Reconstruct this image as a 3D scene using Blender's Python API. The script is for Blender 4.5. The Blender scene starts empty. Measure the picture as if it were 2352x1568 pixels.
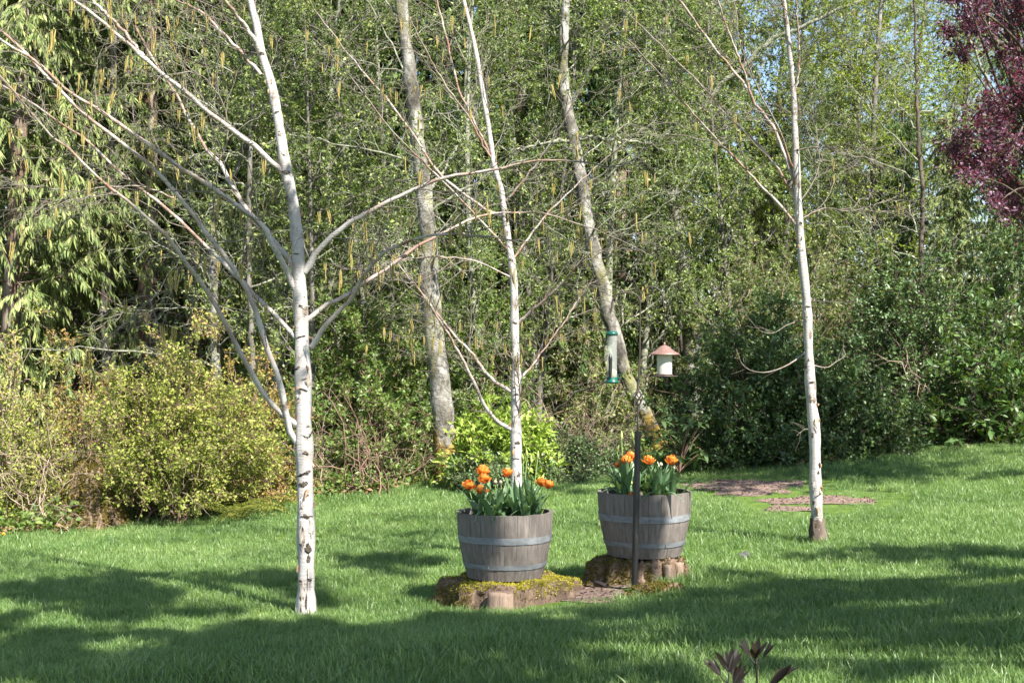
import bpy, math, random
import numpy as np
from mathutils import Vector, Matrix, Euler

# ------------------------------------------------------------------ camera, sky, sun, exposure
scene = bpy.context.scene
col = scene.collection
EYE = np.array((0.0, 0.0, 1.62))
PITCH = math.radians(0.41)
FV = 3231.0                       # focal length in pixels of a 2352 x 1568 view of the photograph
CU, CV = 1176.0, 784.0
cam_d = bpy.data.cameras.new('camera')
cam = bpy.data.objects.new('camera', cam_d)
col.objects.link(cam)
cam.location = EYE
cam.rotation_euler = (math.pi / 2 + PITCH, 0, 0)
cam_d.sensor_width = 36.0
cam_d.lens = 36.0 * FV / 2352.0
cam_d.clip_end = 2000.0
cam_d.clip_start = 0.05
cam_d.dof.use_dof = True
cam_d.dof.focus_distance = 9.6
cam_d.dof.aperture_fstop = 8.0
scene.camera = cam

SUN_AZ = math.radians(38.0)       # light travels towards +Y, turned this much towards -X
SUN_EL = math.radians(46.0)
LDIR = np.array((-math.sin(SUN_AZ) * math.cos(SUN_EL), math.cos(SUN_AZ) * math.cos(SUN_EL), -math.sin(SUN_EL)))
world = bpy.data.worlds.new('World')
scene.world = world
world.use_nodes = True
wn = world.node_tree
bg = wn.nodes['Background']
sky = wn.nodes.new('ShaderNodeTexSky')
sky.sky_type = 'NISHITA'
sky.sun_disc = False
sky.sun_elevation = SUN_EL
sky.sun_rotation = math.pi - SUN_AZ
sky.air_density = 1.0
sky.dust_density = 0.9
sky.ozone_density = 1.6
wn.links.new(sky.outputs[0], bg.inputs[0])
bg.inputs[1].default_value = 0.082
sun_d = bpy.data.lights.new('sun', 'SUN')
sun_d.energy = 5.0
sun_d.angle = math.radians(0.53)
sun_d.color = (1.0, 0.95, 0.86)
sun = bpy.data.objects.new('sun', sun_d)
col.objects.link(sun)
sun.location = (6, -8, 14)
sun.rotation_euler = Vector(LDIR).to_track_quat('-Z', 'Y').to_euler()
scene.view_settings.view_transform = 'Standard'
scene.view_settings.look = 'None'
scene.view_settings.gamma = 1.0
scene.view_settings.exposure = 1.58
scene.view_settings.use_curve_mapping = False
scene.render.engine = 'CYCLES'
cy = scene.cycles
cy.max_bounces = 6
cy.diffuse_bounces = 4
cy.glossy_bounces = 2
cy.transmission_bounces = 4
cy.transparent_max_bounces = 6
cy.caustics_reflective = False
cy.caustics_refractive = False
cy.sample_clamp_indirect = 6.0
cy.use_denoising = True

# ------------------------------------------------------------------ helpers
rs = np.random.RandomState(7)

def nrm(a):
    return a / (np.linalg.norm(a, axis=-1, keepdims=True) + 1e-9)

def P(u, v, Y):
    """point at depth Y (metres along +Y) seen at pixel u, v of the 2352 x 1568 view"""
    x = (u - CU) / FV
    z = (CV - v) / FV
    c, s = math.cos(PITCH), math.sin(PITCH)
    dy, dz = c - z * s, s + z * c
    t = Y / dy
    return np.array((x * t, Y, EYE[2] + dz * t))

def G(X, Y):
    X = np.asarray(X, float); Y = np.asarray(Y, float)
    z = 0.06 * np.clip(X, -14, 14)
    z = z + 0.020 * np.sin(0.9 * X + 0.5 * Y) + 0.014 * np.sin(1.7 * Y - 0.8 * X + 1.0)
    z = z + 0.05 * np.exp(-(((X - 0.85) / 0.5) ** 2 + ((Y - 9.4) / 0.5) ** 2))
    z = z + 0.05 * np.exp(-((Y - 7.2) / 0.9) ** 2)
    z = z + 0.035 * np.clip(Y - 22, 0, 60)
    return z

def gp(u, v):
    """ground point seen at pixel u, v"""
    Y = 4.0
    while Y < 80:
        p = P(u, v, Y)
        if p[2] <= G(p[0], p[1]):
            return p
        Y += 0.02
    return P(u, v, 80)

def mesh_from(name, verts, polys, rnd=None, extra=None, smooth=True):
    """polys: list of int arrays (n,3) or (n,4)"""
    me = bpy.data.meshes.new(name)
    verts = np.asarray(verts, np.float32)
    me.vertices.add(len(verts))
    me.vertices.foreach_set('co', verts.ravel())
    loops = np.concatenate([np.asarray(p, np.int32).ravel() for p in polys])
    sizes = np.concatenate([np.full(len(p), np.asarray(p).shape[1], np.int32) for p in polys])
    starts = np.concatenate(([0], np.cumsum(sizes)[:-1])).astype(np.int32)
    me.loops.add(len(loops))
    me.loops.foreach_set('vertex_index', loops)
    me.polygons.add(len(sizes))
    me.polygons.foreach_set('loop_start', starts)
    me.polygons.foreach_set('loop_total', sizes)
    me.polygons.foreach_set('use_smooth', np.full(len(sizes), smooth, bool))
    if rnd is not None:
        at = me.attributes.new('rnd', 'FLOAT', 'POINT')
        at.data.foreach_set('value', np.asarray(rnd, np.float32))
    for k, a in (extra or {}).items():
        at = me.attributes.new(k, 'FLOAT', 'POINT')
        at.data.foreach_set('value', np.asarray(a, np.float32))
    me.update(calc_edges=True)
    me.validate()
    return me

class Acc:
    """collects geometry for one mesh"""
    def __init__(s):
        s.v = []; s.q = []; s.t = []; s.r = []; s.rad = []; s.n = 0
    def add(s, v, quads=None, tris=None, rnd=0.5, rad=0.0):
        v = np.asarray(v, float).reshape(-1, 3)
        if quads is not None and len(quads): s.q.append(np.asarray(quads).reshape(-1, 4) + s.n)
        if tris is not None and len(tris): s.t.append(np.asarray(tris).reshape(-1, 3) + s.n)
        s.v.append(v)
        s.r.append(np.broadcast_to(np.asarray(rnd, float), (len(v),)))
        s.rad.append(np.broadcast_to(np.asarray(rad, float), (len(v),)))
        s.n += len(v)
    def mesh(s, name, off=(0, 0, 0), smooth=True):
        polys = []
        if s.q: polys.append(np.concatenate(s.q))
        if s.t: polys.append(np.concatenate(s.t))
        return mesh_from(name, np.concatenate(s.v) - np.asarray(off, float), polys, np.concatenate(s.r), {'rad': np.concatenate(s.rad)}, smooth)

def tubes(acc, pts, r, sides=4, rnd=None, cap=False):
    """pts [B,M,3], r [B,M]"""
    pts = np.asarray(pts, float)
    if pts.ndim == 2: pts = pts[None]
    r = np.asarray(r, float)
    if r.ndim == 1: r = r[None]
    B, M, _ = pts.shape
    r = np.broadcast_to(r, (B, M))
    tan = np.gradient(pts, axis=1)
    tan = nrm(tan)
    mean = nrm(pts[:, -1] - pts[:, 0])
    ref = np.where((np.abs(mean[:, 2]) < 0.8)[:, None], np.array((0, 0, 1.0)), np.array((0.9, 0.43, 0.0)))
    ref = np.broadcast_to(ref[:, None, :], tan.shape)
    n1 = nrm(np.cross(tan, ref)); n2 = np.cross(tan, n1)
    a = np.arange(sides) / sides * 2 * np.pi
    ring = n1[:, :, None, :] * np.cos(a)[None, None, :, None] + n2[:, :, None, :] * np.sin(a)[None, None, :, None]
    v = pts[:, :, None, :] + ring * r[:, :, None, None]
    idx = np.arange(B * M * sides).reshape(B, M, sides)
    q = np.stack([idx[:, :-1, :], np.roll(idx, -1, 2)[:, :-1, :], np.roll(idx, -1, 2)[:, 1:, :], idx[:, 1:, :]], -1).reshape(-1, 4)
    rv = np.repeat(rs.rand(B) if rnd is None else np.broadcast_to(rnd, (B,)), M * sides)
    acc.add(v.reshape(-1, 3), quads=q, rnd=rv, rad=np.repeat(r.reshape(-1), sides))
    if cap:
        for b in range(B):
            base = acc.n
            c = np.concatenate([v[b, -1], pts[b, -1][None]])
            acc.add(c, tris=[(i, (i + 1) % sides, sides) for i in range(sides)], rnd=0.5, rad=r[b, -1])

def resample(pts, M):
    pts = np.asarray(pts, float)
    # catmull-rom densify
    out = []
    n = len(pts)
    for i in range(n - 1):
        p0, p1, p2, p3 = pts[max(i - 1, 0)], pts[i], pts[i + 1], pts[min(i + 2, n - 1)]
        for t in np.linspace(0, 1, 6, endpoint=False):
            out.append(0.5 * ((2 * p1) + (-p0 + p2) * t + (2 * p0 - 5 * p1 + 4 * p2 - p3) * t * t + (-p0 + 3 * p1 - 3 * p2 + p3) * t ** 3))
    out.append(pts[-1])
    out = np.array(out)
    d = np.concatenate(([0], np.cumsum(np.linalg.norm(np.diff(out[:, :3], axis=0), axis=1))))
    s = np.linspace(0, d[-1], M)
    return np.stack([np.interp(s, d, out[:, k]) for k in range(out.shape[1])], 1)

def grow(par, n, t0, t1, lmin, lmax, amin, amax, up, droop, M, rng, wob=0.06, taper=0.5, flat=0.0):
    """children of polylines par [B,N,3]; returns pts [B*n,M,3], t, L"""
    B, N, _ = par.shape
    t = t0 + (t1 - t0) * (np.arange(n)[None] + rng.rand(B, n)) / n
    f = t * (N - 1); i = np.clip(f.astype(int), 0, N - 2); w = (f - i)[..., None]
    bi = np.arange(B)[:, None]
    pos = par[bi, i] * (1 - w) + par[bi, i + 1] * w
    tan = nrm(par[bi, i + 1] - par[bi, i])
    rv = rng.randn(B, n, 3)
    rv[..., 2] *= (1 - flat)
    perp = nrm(np.cross(tan, rv))
    if flat > 0:
        perp[..., 2] *= (1 - flat); perp = nrm(perp)
    a = (amin + (amax - amin) * rng.rand(B, n))[..., None]
    d = tan * np.cos(a) + perp * np.sin(a)
    d[..., 2] += up
    d = nrm(d)
    L = (lmin + (lmax - lmin) * rng.rand(B, n)) * (1 - taper * (t - t0) / max(t1 - t0, 1e-6))
    s = np.linspace(0, 1, M)
    bend = nrm(rng.randn(B, n, 3)) * 0.25
    bend[..., 2] += droop
    pts = pos[:, :, None] + d[:, :, None] * (L[:, :, None] * s)[..., None] + bend[:, :, None] * (L[:, :, None] * s ** 2)[..., None]
    pts[:, :, 1:] += rng.randn(B, n, M - 1, 3) * (wob * L)[:, :, None, None] / M ** 0.5 * 0.6
    return pts.reshape(-1, M, 3), t.reshape(-1), L.reshape(-1)

def leaves(acc, pos, dirs, nor, length, width, fold=0.18, rnd=None):
    """folded diamond leaves, four vertices each"""
    n = len(pos)
    d = nrm(dirs)
    side = nrm(np.cross(d, nor))
    up = np.cross(side, d)
    L = np.broadcast_to(np.asarray(length, float), (n,))[:, None]
    W = np.broadcast_to(np.asarray(width, float), (n,))[:, None]
    v = np.stack([pos, pos + d * L * 0.45 + side * W * 0.5 + up * W * fold, pos + d * L - up * L * 0.1, pos + d * L * 0.45 - side * W * 0.5 + up * W * fold], 1)
    i = np.arange(n)[:, None] * 4
    tr = np.concatenate([i + np.array([[0, 1, 2]]), i + np.array([[0, 2, 3]])])
    r = rs.rand(n) if rnd is None else rnd
    acc.add(v.reshape(-1, 3), tris=tr, rnd=np.repeat(r, 4))

def on_twigs(tw, k, rng, t0=0.15):
    B, M, _ = tw.shape
    t = t0 + (1 - t0) * rng.rand(B, k)
    f = t * (M - 1); i = np.clip(f.astype(int), 0, M - 2); w = (f - i)[..., None]
    bi = np.arange(B)[:, None]
    pos = tw[bi, i] * (1 - w) + tw[bi, i + 1] * w
    tan = nrm(tw[bi, i + 1] - tw[bi, i])
    return pos.reshape(-1, 3), tan.reshape(-1, 3)

def empty(name, loc, label=None, cat=None, group=None):
    o = bpy.data.objects.new(name, None)
    col.objects.link(o)
    o.location = loc
    o.empty_display_size = 0.1
    if label: o['label'] = label
    if cat: o['category'] = cat
    if group: o['group'] = group
    return o

def obj(name, me, mat, parent=None, label=None, cat=None, group=None, kind=None, loc=None):
    o = bpy.data.objects.new(name, me)
    col.objects.link(o)
    if mat is not None and len(me.materials) == 0:
        me.materials.append(mat)
    if parent is not None: o.parent = parent
    if loc is not None: o.location = loc
    if label: o['label'] = label
    if cat: o['category'] = cat
    if group: o['group'] = group
    if kind: o['kind'] = kind
    return o

def copy_tree(root, loc, rz, sc, label=None, group=None):
    r = root.copy(); col.objects.link(r)
    r.location = loc; r.rotation_euler = (0, 0, rz); r.scale = (sc, sc, sc)
    if label: r['label'] = label
    if group: r['group'] = group
    for ch in list(root.children):
        c = ch.copy(); col.objects.link(c); c.parent = r
        for g in list(ch.children):
            d = g.copy(); col.objects.link(d); d.parent = c
    return r

# ------------------------------------------------------------------ materials
def new_mat(name):
    m = bpy.data.materials.new(name)
    m.use_nodes = True
    nt = m.node_tree
    for n in list(nt.nodes): nt.nodes.remove(n)
    out = nt.nodes.new('ShaderNodeOutputMaterial')
    return m, nt, out

def N(nt, kind, **kw):
    n = nt.nodes.new(kind)
    for k, v in kw.items():
        if k in n.inputs: n.inputs[k].default_value = v
        else: setattr(n, k, v)
    return n

def ramp(nt, fac, stops):
    r = nt.nodes.new('ShaderNodeValToRGB')
    el = r.color_ramp.elements
    while len(el) < len(stops): el.new(0.5)
    for e, (p, c) in zip(el, stops):
        e.position = p; e.color = (*c, 1)
    nt.links.new(fac, r.inputs[0])
    return r.outputs[0]

def mixc(nt, fac, a, b):
    m = nt.nodes.new('ShaderNodeMix'); m.data_type = 'RGBA'
    if isinstance(fac, (int, float)): m.inputs[0].default_value = fac
    else: nt.links.new(fac, m.inputs[0])
    for s, x in ((6, a), (7, b)):
        if isinstance(x, tuple): m.inputs[s].default_value = (*x, 1)
        else: nt.links.new(x, m.inputs[s])
    return m.outputs[2]

def math_n(nt, op, a, b=None):
    m = nt.nodes.new('ShaderNodeMath'); m.operation = op
    for i, x in enumerate((a, b)):
        if x is None: continue
        if isinstance(x, (int, float)): m.inputs[i].default_value = x
        else: nt.links.new(x, m.inputs[i])
    return m.outputs[0]

def noise(nt, scale, detail=4, vec=None, stretch=None, rough=0.6):
    n = N(nt, 'ShaderNodeTexNoise', Scale=scale, Detail=detail, Roughness=rough)
    tc = nt.nodes.new('ShaderNodeTexCoord') if vec is None else None
    v = tc.outputs['Object'] if vec is None else vec
    if stretch is not None:
        mp = nt.nodes.new('ShaderNodeMapping'); mp.inputs['Scale'].default_value = stretch
        nt.links.new(v, mp.inputs[0]); v = mp.outputs[0]
    nt.links.new(v, n.inputs['Vector'])
    return n.outputs['Fac']

def leaf_mat(name, stops, transl=0.35, rough=0.45, spec=0.4, tint=0.25, tcol=None):
    m, nt, out = new_mat(name)
    at = N(nt, 'ShaderNodeAttribute', attribute_name='rnd')
    c = ramp(nt, at.outputs['Fac'], stops)
    oi = nt.nodes.new('ShaderNodeObjectInfo')
    hs = nt.nodes.new('ShaderNodeHueSaturation')
    nt.links.new(c, hs.inputs['Color'])
    mr = nt.nodes.new('ShaderNodeMapRange')
    nt.links.new(oi.outputs['Random'], mr.inputs[0])
    mr.inputs[3].default_value = 1 - tint; mr.inputs[4].default_value = 1 + tint
    nt.links.new(mr.outputs[0], hs.inputs['Value'])
    b = nt.nodes.new('ShaderNodeBsdfPrincipled')
    nt.links.new(hs.outputs[0], b.inputs['Base Color'])
    b.inputs['Roughness'].default_value = rough
    b.inputs['Specular IOR Level'].default_value = spec
    t = nt.nodes.new('ShaderNodeBsdfTranslucent')
    tm = mixc(nt, 0.75, hs.outputs[0], tcol or (0.25, 0.36, 0.03))
    nt.links.new(tm, t.inputs[0])
    ms = nt.nodes.new('ShaderNodeMixShader'); ms.inputs[0].default_value = transl
    nt.links.new(b.outputs[0], ms.inputs[1]); nt.links.new(t.outputs[0], ms.inputs[2])
    nt.links.new(ms.outputs[0], out.inputs[0])
    return m

def simple_mat(name, stops, scale=8, stretch=None, rough=0.8, spec=0.3, bump=0.0, bscale=30, metal=0.0, detail=5):
    m, nt, out = new_mat(name)
    f = noise(nt, scale, detail, stretch=stretch)
    c = ramp(nt, f, stops)
    b = nt.nodes.new('ShaderNodeBsdfPrincipled')
    nt.links.new(c, b.inputs['Base Color'])
    b.inputs['Roughness'].default_value = rough
    b.inputs['Specular IOR Level'].default_value = spec
    b.inputs['Metallic'].default_value = metal
    if bump:
        f2 = noise(nt, bscale, 5, stretch=stretch)
        bp = N(nt, 'ShaderNodeBump', Strength=bump, Distance=0.02)
        nt.links.new(f2, bp.inputs['Height']); nt.links.new(bp.outputs[0], b.inputs['Normal'])
    nt.links.new(b.outputs[0], out.inputs[0])
    return m

def birch_mat():
    m, nt, out = new_mat('birch_bark')
    tc = nt.nodes.new('ShaderNodeTexCoord'); v = tc.outputs['Object']
    rad = N(nt, 'ShaderNodeAttribute', attribute_name='rad').outputs['Fac']
    f1 = noise(nt, 6, 5, v)
    white = ramp(nt, f1, [(0.28, (0.23, 0.20, 0.18)), (0.45, (0.38, 0.355, 0.338)), (0.70, (0.47, 0.455, 0.44))])
    # fine horizontal lenticels
    f2 = noise(nt, 9, 4, v, (1.2, 1.2, 14), 0.7)
    lent = ramp(nt, f2, [(0.0, (1, 1, 1)), (0.34, (1, 1, 1)), (0.40, (0, 0, 0)), (1, (0, 0, 0))])
    white = mixc(nt, math_n(nt, 'MULTIPLY', lent, 0.6), white, (0.20, 0.15, 0.13))
    # dark rough scars
    f3 = noise(nt, 3.0, 6, v, (2.2, 2.2, 1.4), 0.65)
    scar = ramp(nt, f3, [(0.0, (0, 0, 0)), (0.59, (0, 0, 0)), (0.64, (1, 1, 1)), (1, (1, 1, 1))])
    f4 = noise(nt, 40, 3, v, (1, 1, 2.5))
    scarc = ramp(nt, f4, [(0.35, (0.05, 0.04, 0.035)), (0.6, (0.22, 0.17, 0.13))])
    white = mixc(nt, scar, white, scarc)
    # copper tone of the younger limbs
    f5 = noise(nt, 5, 4, v)
    cop = ramp(nt, f5, [(0.36, (0.20, 0.095, 0.06)), (0.47, (0.31, 0.21, 0.165)), (0.58, (0.40, 0.355, 0.33))])
    f6 = noise(nt, 26, 3, v)
    thin = ramp(nt, f6, [(0.3, (0.085, 0.07, 0.058)), (0.7, (0.22, 0.19, 0.155))])
    r1 = nt.nodes.new('ShaderNodeMapRange'); nt.links.new(rad, r1.inputs[0]); r1.inputs[1].default_value = 0.009; r1.inputs[2].default_value = 0.020
    c = mixc(nt, r1.outputs[0], cop, white)
    r2 = nt.nodes.new('ShaderNodeMapRange'); nt.links.new(rad, r2.inputs[0]); r2.inputs[1].default_value = 0.004; r2.inputs[2].default_value = 0.0085
    c = mixc(nt, r2.outputs[0], thin, c)
    b = nt.nodes.new('ShaderNodeBsdfPrincipled')
    nt.links.new(c, b.inputs['Base Color']); b.inputs['Roughness'].default_value = 0.6
    b.inputs['Specular IOR Level'].default_value = 0.35
    bp = N(nt, 'ShaderNodeBump', Strength=0.5, Distance=0.01)
    h = math_n(nt, 'ADD', f2, math_n(nt, 'MULTIPLY', f4, 0.7))
    nt.links.new(h, bp.inputs['Height']); nt.links.new(bp.outputs[0], b.inputs['Normal'])
    nt.links.new(b.outputs[0], out.inputs[0])
    return m

def alder_mat():
    m, nt, out = new_mat('alder_bark')
    tc = nt.nodes.new('ShaderNodeTexCoord'); v = tc.outputs['Object']
    f1 = noise(nt, 5.5, 7, v, (1, 1, 0.6), 0.68)
    c = ramp(nt, f1, [(0.36, (0.04, 0.035, 0.028)), (0.46, (0.11, 0.10, 0.082)), (0.54, (0.20, 0.19, 0.165)), (0.64, (0.36, 0.35, 0.32))])
    f2 = noise(nt, 2.1, 6, v, (1, 1, 0.5), 0.7)
    moss = ramp(nt, f2, [(0.52, (0, 0, 0)), (0.62, (1, 1, 1))])
    c = mixc(nt, math_n(nt, 'MULTIPLY', moss, 0.75), c, (0.20, 0.20, 0.06))
    sx = nt.nodes.new('ShaderNodeSeparateXYZ'); nt.links.new(v, sx.inputs[0])
    f3 = noise(nt, 5, 5, v)
    hh = math_n(nt, 'ADD', sx.outputs[2], math_n(nt, 'MULTIPLY', f3, -1.1))
    low = nt.nodes.new('ShaderNodeMapRange'); nt.links.new(hh, low.inputs[0])
    low.inputs[1].default_value = 0.10; low.inputs[2].default_value = -0.08
    f4 = noise(nt, 14, 4, v)
    mossc = ramp(nt, f4, [(0.35, (0.06, 0.035, 0.012)), (0.5, (0.20, 0.13, 0.02)), (0.65, (0.34, 0.26, 0.03))])
    c = mixc(nt, low.outputs[0], c, mossc)
    b = nt.nodes.new('ShaderNodeBsdfPrincipled')
    nt.links.new(c, b.inputs['Base Color']); b.inputs['Roughness'].default_value = 0.9
    bp = N(nt, 'ShaderNodeBump', Strength=0.8, Distance=0.03)
    nt.links.new(noise(nt, 22, 5, v), bp.inputs['Height']); nt.links.new(bp.outputs[0], b.inputs['Normal'])
    nt.links.new(b.outputs[0], out.inputs[0])
    return m

MAT = {}
MAT['birch'] = birch_mat()
MAT['alder'] = alder_mat()
MAT['curl'] = simple_mat('bark_curl', [(0.35, (0.30, 0.15, 0.07)), (0.5, (0.40, 0.27, 0.17)), (0.65, (0.44, 0.39, 0.34))], 18, rough=0.7)
MAT['scar'] = simple_mat('birch_scar', [(0.35, (0.035, 0.028, 0.024)), (0.5, (0.11, 0.085, 0.065)), (0.62, (0.26, 0.22, 0.18))], 45, (1, 1, 2.5), 0.95, 0.2, 0.9, 60)
MAT['flap'] = simple_mat('birch_flap', [(0.35, (0.30, 0.24, 0.19)), (0.5, (0.38, 0.345, 0.31)), (0.65, (0.44, 0.425, 0.40))], 12, (1, 1, 0.4), 0.7, 0.3, 0.4, 50)
MAT['dark_bark'] = simple_mat('dark_bark', [(0.3, (0.045, 0.035, 0.028)), (0.7, (0.16, 0.125, 0.10))], 10, (1, 1, 0.25), 0.95, 0.2, 0.6, 24)
MAT['cedar_bark'] = simple_mat('cedar_bark', [(0.3, (0.07, 0.045, 0.03)), (0.5, (0.17, 0.12, 0.09)), (0.7, (0.32, 0.27, 0.23))], 8, (1, 1, 0.18), 0.95, 0.2, 0.6, 20)
MAT['pale_bark'] = simple_mat('pale_bark', [(0.3, (0.06, 0.053, 0.043)), (0.5, (0.14, 0.128, 0.11)), (0.7, (0.27, 0.255, 0.23))], 7, (1, 1, 0.5), 0.95, 0.2, 0.4, 20)
MAT['lichen'] = simple_mat('lichen_bark', [(0.3, (0.10, 0.10, 0.07)), (0.5, (0.20, 0.205, 0.15)), (0.7, (0.36, 0.37, 0.29))], 14, None, 0.95, 0.2, 0.4, 40)
MAT['stem'] = simple_mat('shrub_stem', [(0.3, (0.10, 0.06, 0.045)), (0.7, (0.28, 0.19, 0.14))], 12, None, 0.9, 0.2)
MAT['dead'] = simple_mat('dead_twig', [(0.3, (0.16, 0.11, 0.08)), (0.7, (0.42, 0.33, 0.25))], 6, None, 0.9, 0.2)
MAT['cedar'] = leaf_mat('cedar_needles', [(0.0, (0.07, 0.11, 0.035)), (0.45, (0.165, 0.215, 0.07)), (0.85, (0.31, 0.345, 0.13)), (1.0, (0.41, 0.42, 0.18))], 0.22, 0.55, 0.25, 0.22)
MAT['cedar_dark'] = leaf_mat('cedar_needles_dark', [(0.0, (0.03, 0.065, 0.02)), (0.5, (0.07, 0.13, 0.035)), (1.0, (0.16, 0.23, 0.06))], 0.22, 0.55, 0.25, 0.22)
MAT['young'] = leaf_mat('young_leaf', [(0.0, (0.075, 0.12, 0.035)), (0.5, (0.155, 0.215, 0.065)), (0.85, (0.28, 0.33, 0.10)), (1.0, (0.42, 0.43, 0.13))], 0.32, 0.42, 0.4, 0.2)
MAT['lime'] = leaf_mat('lime_leaf', [(0.0, (0.15, 0.22, 0.03)), (0.5, (0.29, 0.36, 0.055)), (1.0, (0.48, 0.48, 0.085))], 0.45, 0.45, 0.35, 0.2)
MAT['bush_y'] = leaf_mat('yellow_green_leaf', [(0.0, (0.16, 0.22, 0.035)), (0.5, (0.32, 0.37, 0.07)), (0.85, (0.46, 0.45, 0.12)), (1.0, (0.48, 0.33, 0.15))], 0.38, 0.5, 0.35, 0.12)
MAT['bush_o'] = leaf_mat('bronze_leaf', [(0.0, (0.22, 0.20, 0.035)), (0.5, (0.36, 0.28, 0.07)), (1.0, (0.44, 0.21, 0.09))], 0.38, 0.5, 0.35, 0.12)
MAT['green'] = leaf_mat('fresh_green_leaf', [(0.0, (0.06, 0.115, 0.03)), (0.5, (0.125, 0.20, 0.05)), (1.0, (0.26, 0.34, 0.095))], 0.38, 0.4, 0.45, 0.15)
MAT['elder'] = leaf_mat('pale_elder_leaf', [(0.0, (0.20, 0.30, 0.05)), (0.5, (0.33, 0.44, 0.08)), (1.0, (0.45, 0.54, 0.13))], 0.4, 0.4, 0.4, 0.1)
MAT['holly'] = leaf_mat('dark_glossy_leaf', [(0.0, (0.030, 0.065, 0.022)), (0.6, (0.068, 0.125, 0.040)), (0.93, (0.125, 0.20, 0.058)), (1.0, (0.27, 0.32, 0.06))], 0.15, 0.40, 0.45, 0.15)
MAT['laurel'] = leaf_mat('laurel_leaf', [(0.0, (0.03, 0.07, 0.018)), (0.6, (0.07, 0.14, 0.03)), (1.0, (0.17, 0.26, 0.06))], 0.2, 0.42, 0.4, 0.2)
MAT['rhodo'] = leaf_mat('rhododendron_leaf', [(0.0, (0.05, 0.09, 0.03)), (0.6, (0.10, 0.16, 0.06)), (1.0, (0.18, 0.24, 0.09))], 0.12, 0.42, 0.45, 0.15)
MAT['plum'] = leaf_mat('plum_leaf', [(0.0, (0.030, 0.012, 0.022)), (0.35, (0.080, 0.030, 0.060)), (0.65, (0.18, 0.085, 0.145)), (0.90, (0.36, 0.23, 0.32)), (1.0, (0.30, 0.05, 0.05))], 0.3, 0.45, 0.4, 0.1, (0.35, 0.05, 0.09))
MAT['fern'] = leaf_mat('fern_leaf', [(0.0, (0.09, 0.12, 0.02)), (0.6, (0.17, 0.19, 0.04)), (1.0, (0.30, 0.22, 0.07))], 0.3, 0.5, 0.35, 0.1)
MAT['litter'] = leaf_mat('litter_leaf', [(0.0, (0.10, 0.055, 0.03)), (0.5, (0.22, 0.13, 0.075)), (0.85, (0.33, 0.22, 0.14)), (1.0, (0.14, 0.2, 0.04))], 0.1, 0.8, 0.2, 0.1)
MAT['moss'] = leaf_mat('moss_tuft', [(0.0, (0.22, 0.19, 0.025)), (0.5, (0.44, 0.40, 0.05)), (0.85, (0.60, 0.55, 0.08)), (1.0, (0.42, 0.25, 0.06))], 0.3, 0.8, 0.2, 0.05, (0.45, 0.42, 0.04))
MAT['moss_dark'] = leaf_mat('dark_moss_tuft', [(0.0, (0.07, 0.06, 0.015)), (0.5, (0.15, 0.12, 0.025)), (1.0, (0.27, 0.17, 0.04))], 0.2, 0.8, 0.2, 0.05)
MAT['catkin'] = simple_mat('catkin', [(0.3, (0.20, 0.16, 0.05)), (0.7, (0.36, 0.29, 0.10))], 60, None, 0.8, 0.2)

def grass_mat():
    m, nt, out = new_mat('grass_blade')
    at = N(nt, 'ShaderNodeAttribute', attribute_name='rnd')
    ge = nt.nodes.new('ShaderNodeNewGeometry')
    f = noise(nt, 0.9, 4, ge.outputs['Position'])
    oi = nt.nodes.new('ShaderNodeObjectInfo')
    fac = math_n(nt, 'ADD', math_n(nt, 'MULTIPLY', at.outputs['Fac'], 0.5), math_n(nt, 'MULTIPLY', oi.outputs['Random'], 0.25))
    fac = math_n(nt, 'ADD', fac, math_n(nt, 'MULTIPLY', math_n(nt, 'SUBTRACT', f, 0.4), 0.9))
    c = ramp(nt, fac, [(0.05, (0.070, 0.140, 0.040)), (0.4, (0.145, 0.245, 0.068)), (0.7, (0.24, 0.345, 0.11)), (0.93, (0.34, 0.42, 0.16)), (1.0, (0.44, 0.42, 0.24))])
    b = nt.nodes.new('ShaderNodeBsdfPrincipled')
    nt.links.new(c, b.inputs['Base Color']); b.inputs['Roughness'].default_value = 0.42
    b.inputs['Specular IOR Level'].default_value = 0.55
    t = nt.nodes.new('ShaderNodeBsdfTranslucent')
    nt.links.new(mixc(nt, 0.5, c, (0.24, 0.38, 0.05)), t.inputs[0])
    ms = nt.nodes.new('ShaderNodeMixShader'); ms.inputs[0].default_value = 0.36
    nt.links.new(b.outputs[0], ms.inputs[1]); nt.links.new(t.outputs[0], ms.inputs[2])
    nt.links.new(ms.outputs[0], out.inputs[0])
    return m
MAT['grass'] = grass_mat()
MAT['lawn'] = simple_mat('lawn_soil', [(0.3, (0.07, 0.12, 0.022)), (0.7, (0.12, 0.18, 0.036))], 6, None, 0.95, 0.1)
MAT['floor'] = simple_mat('woodland_floor', [(0.3, (0.045, 0.035, 0.022)), (0.5, (0.085, 0.065, 0.04)), (0.7, (0.06, 0.08, 0.025))], 3, None, 0.95, 0.1, 0.6, 12)
MAT['soil'] = simple_mat('bare_soil', [(0.3, (0.13, 0.088, 0.07)), (0.5, (0.225, 0.158, 0.13)), (0.7, (0.31, 0.235, 0.20))], 22, None, 0.95, 0.1, 0.9, 45)
MAT['pot_soil'] = simple_mat('potting_soil', [(0.3, (0.015, 0.011, 0.008)), (0.7, (0.05, 0.036, 0.027))], 30, None, 0.95, 0.1, 0.9, 60)

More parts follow.
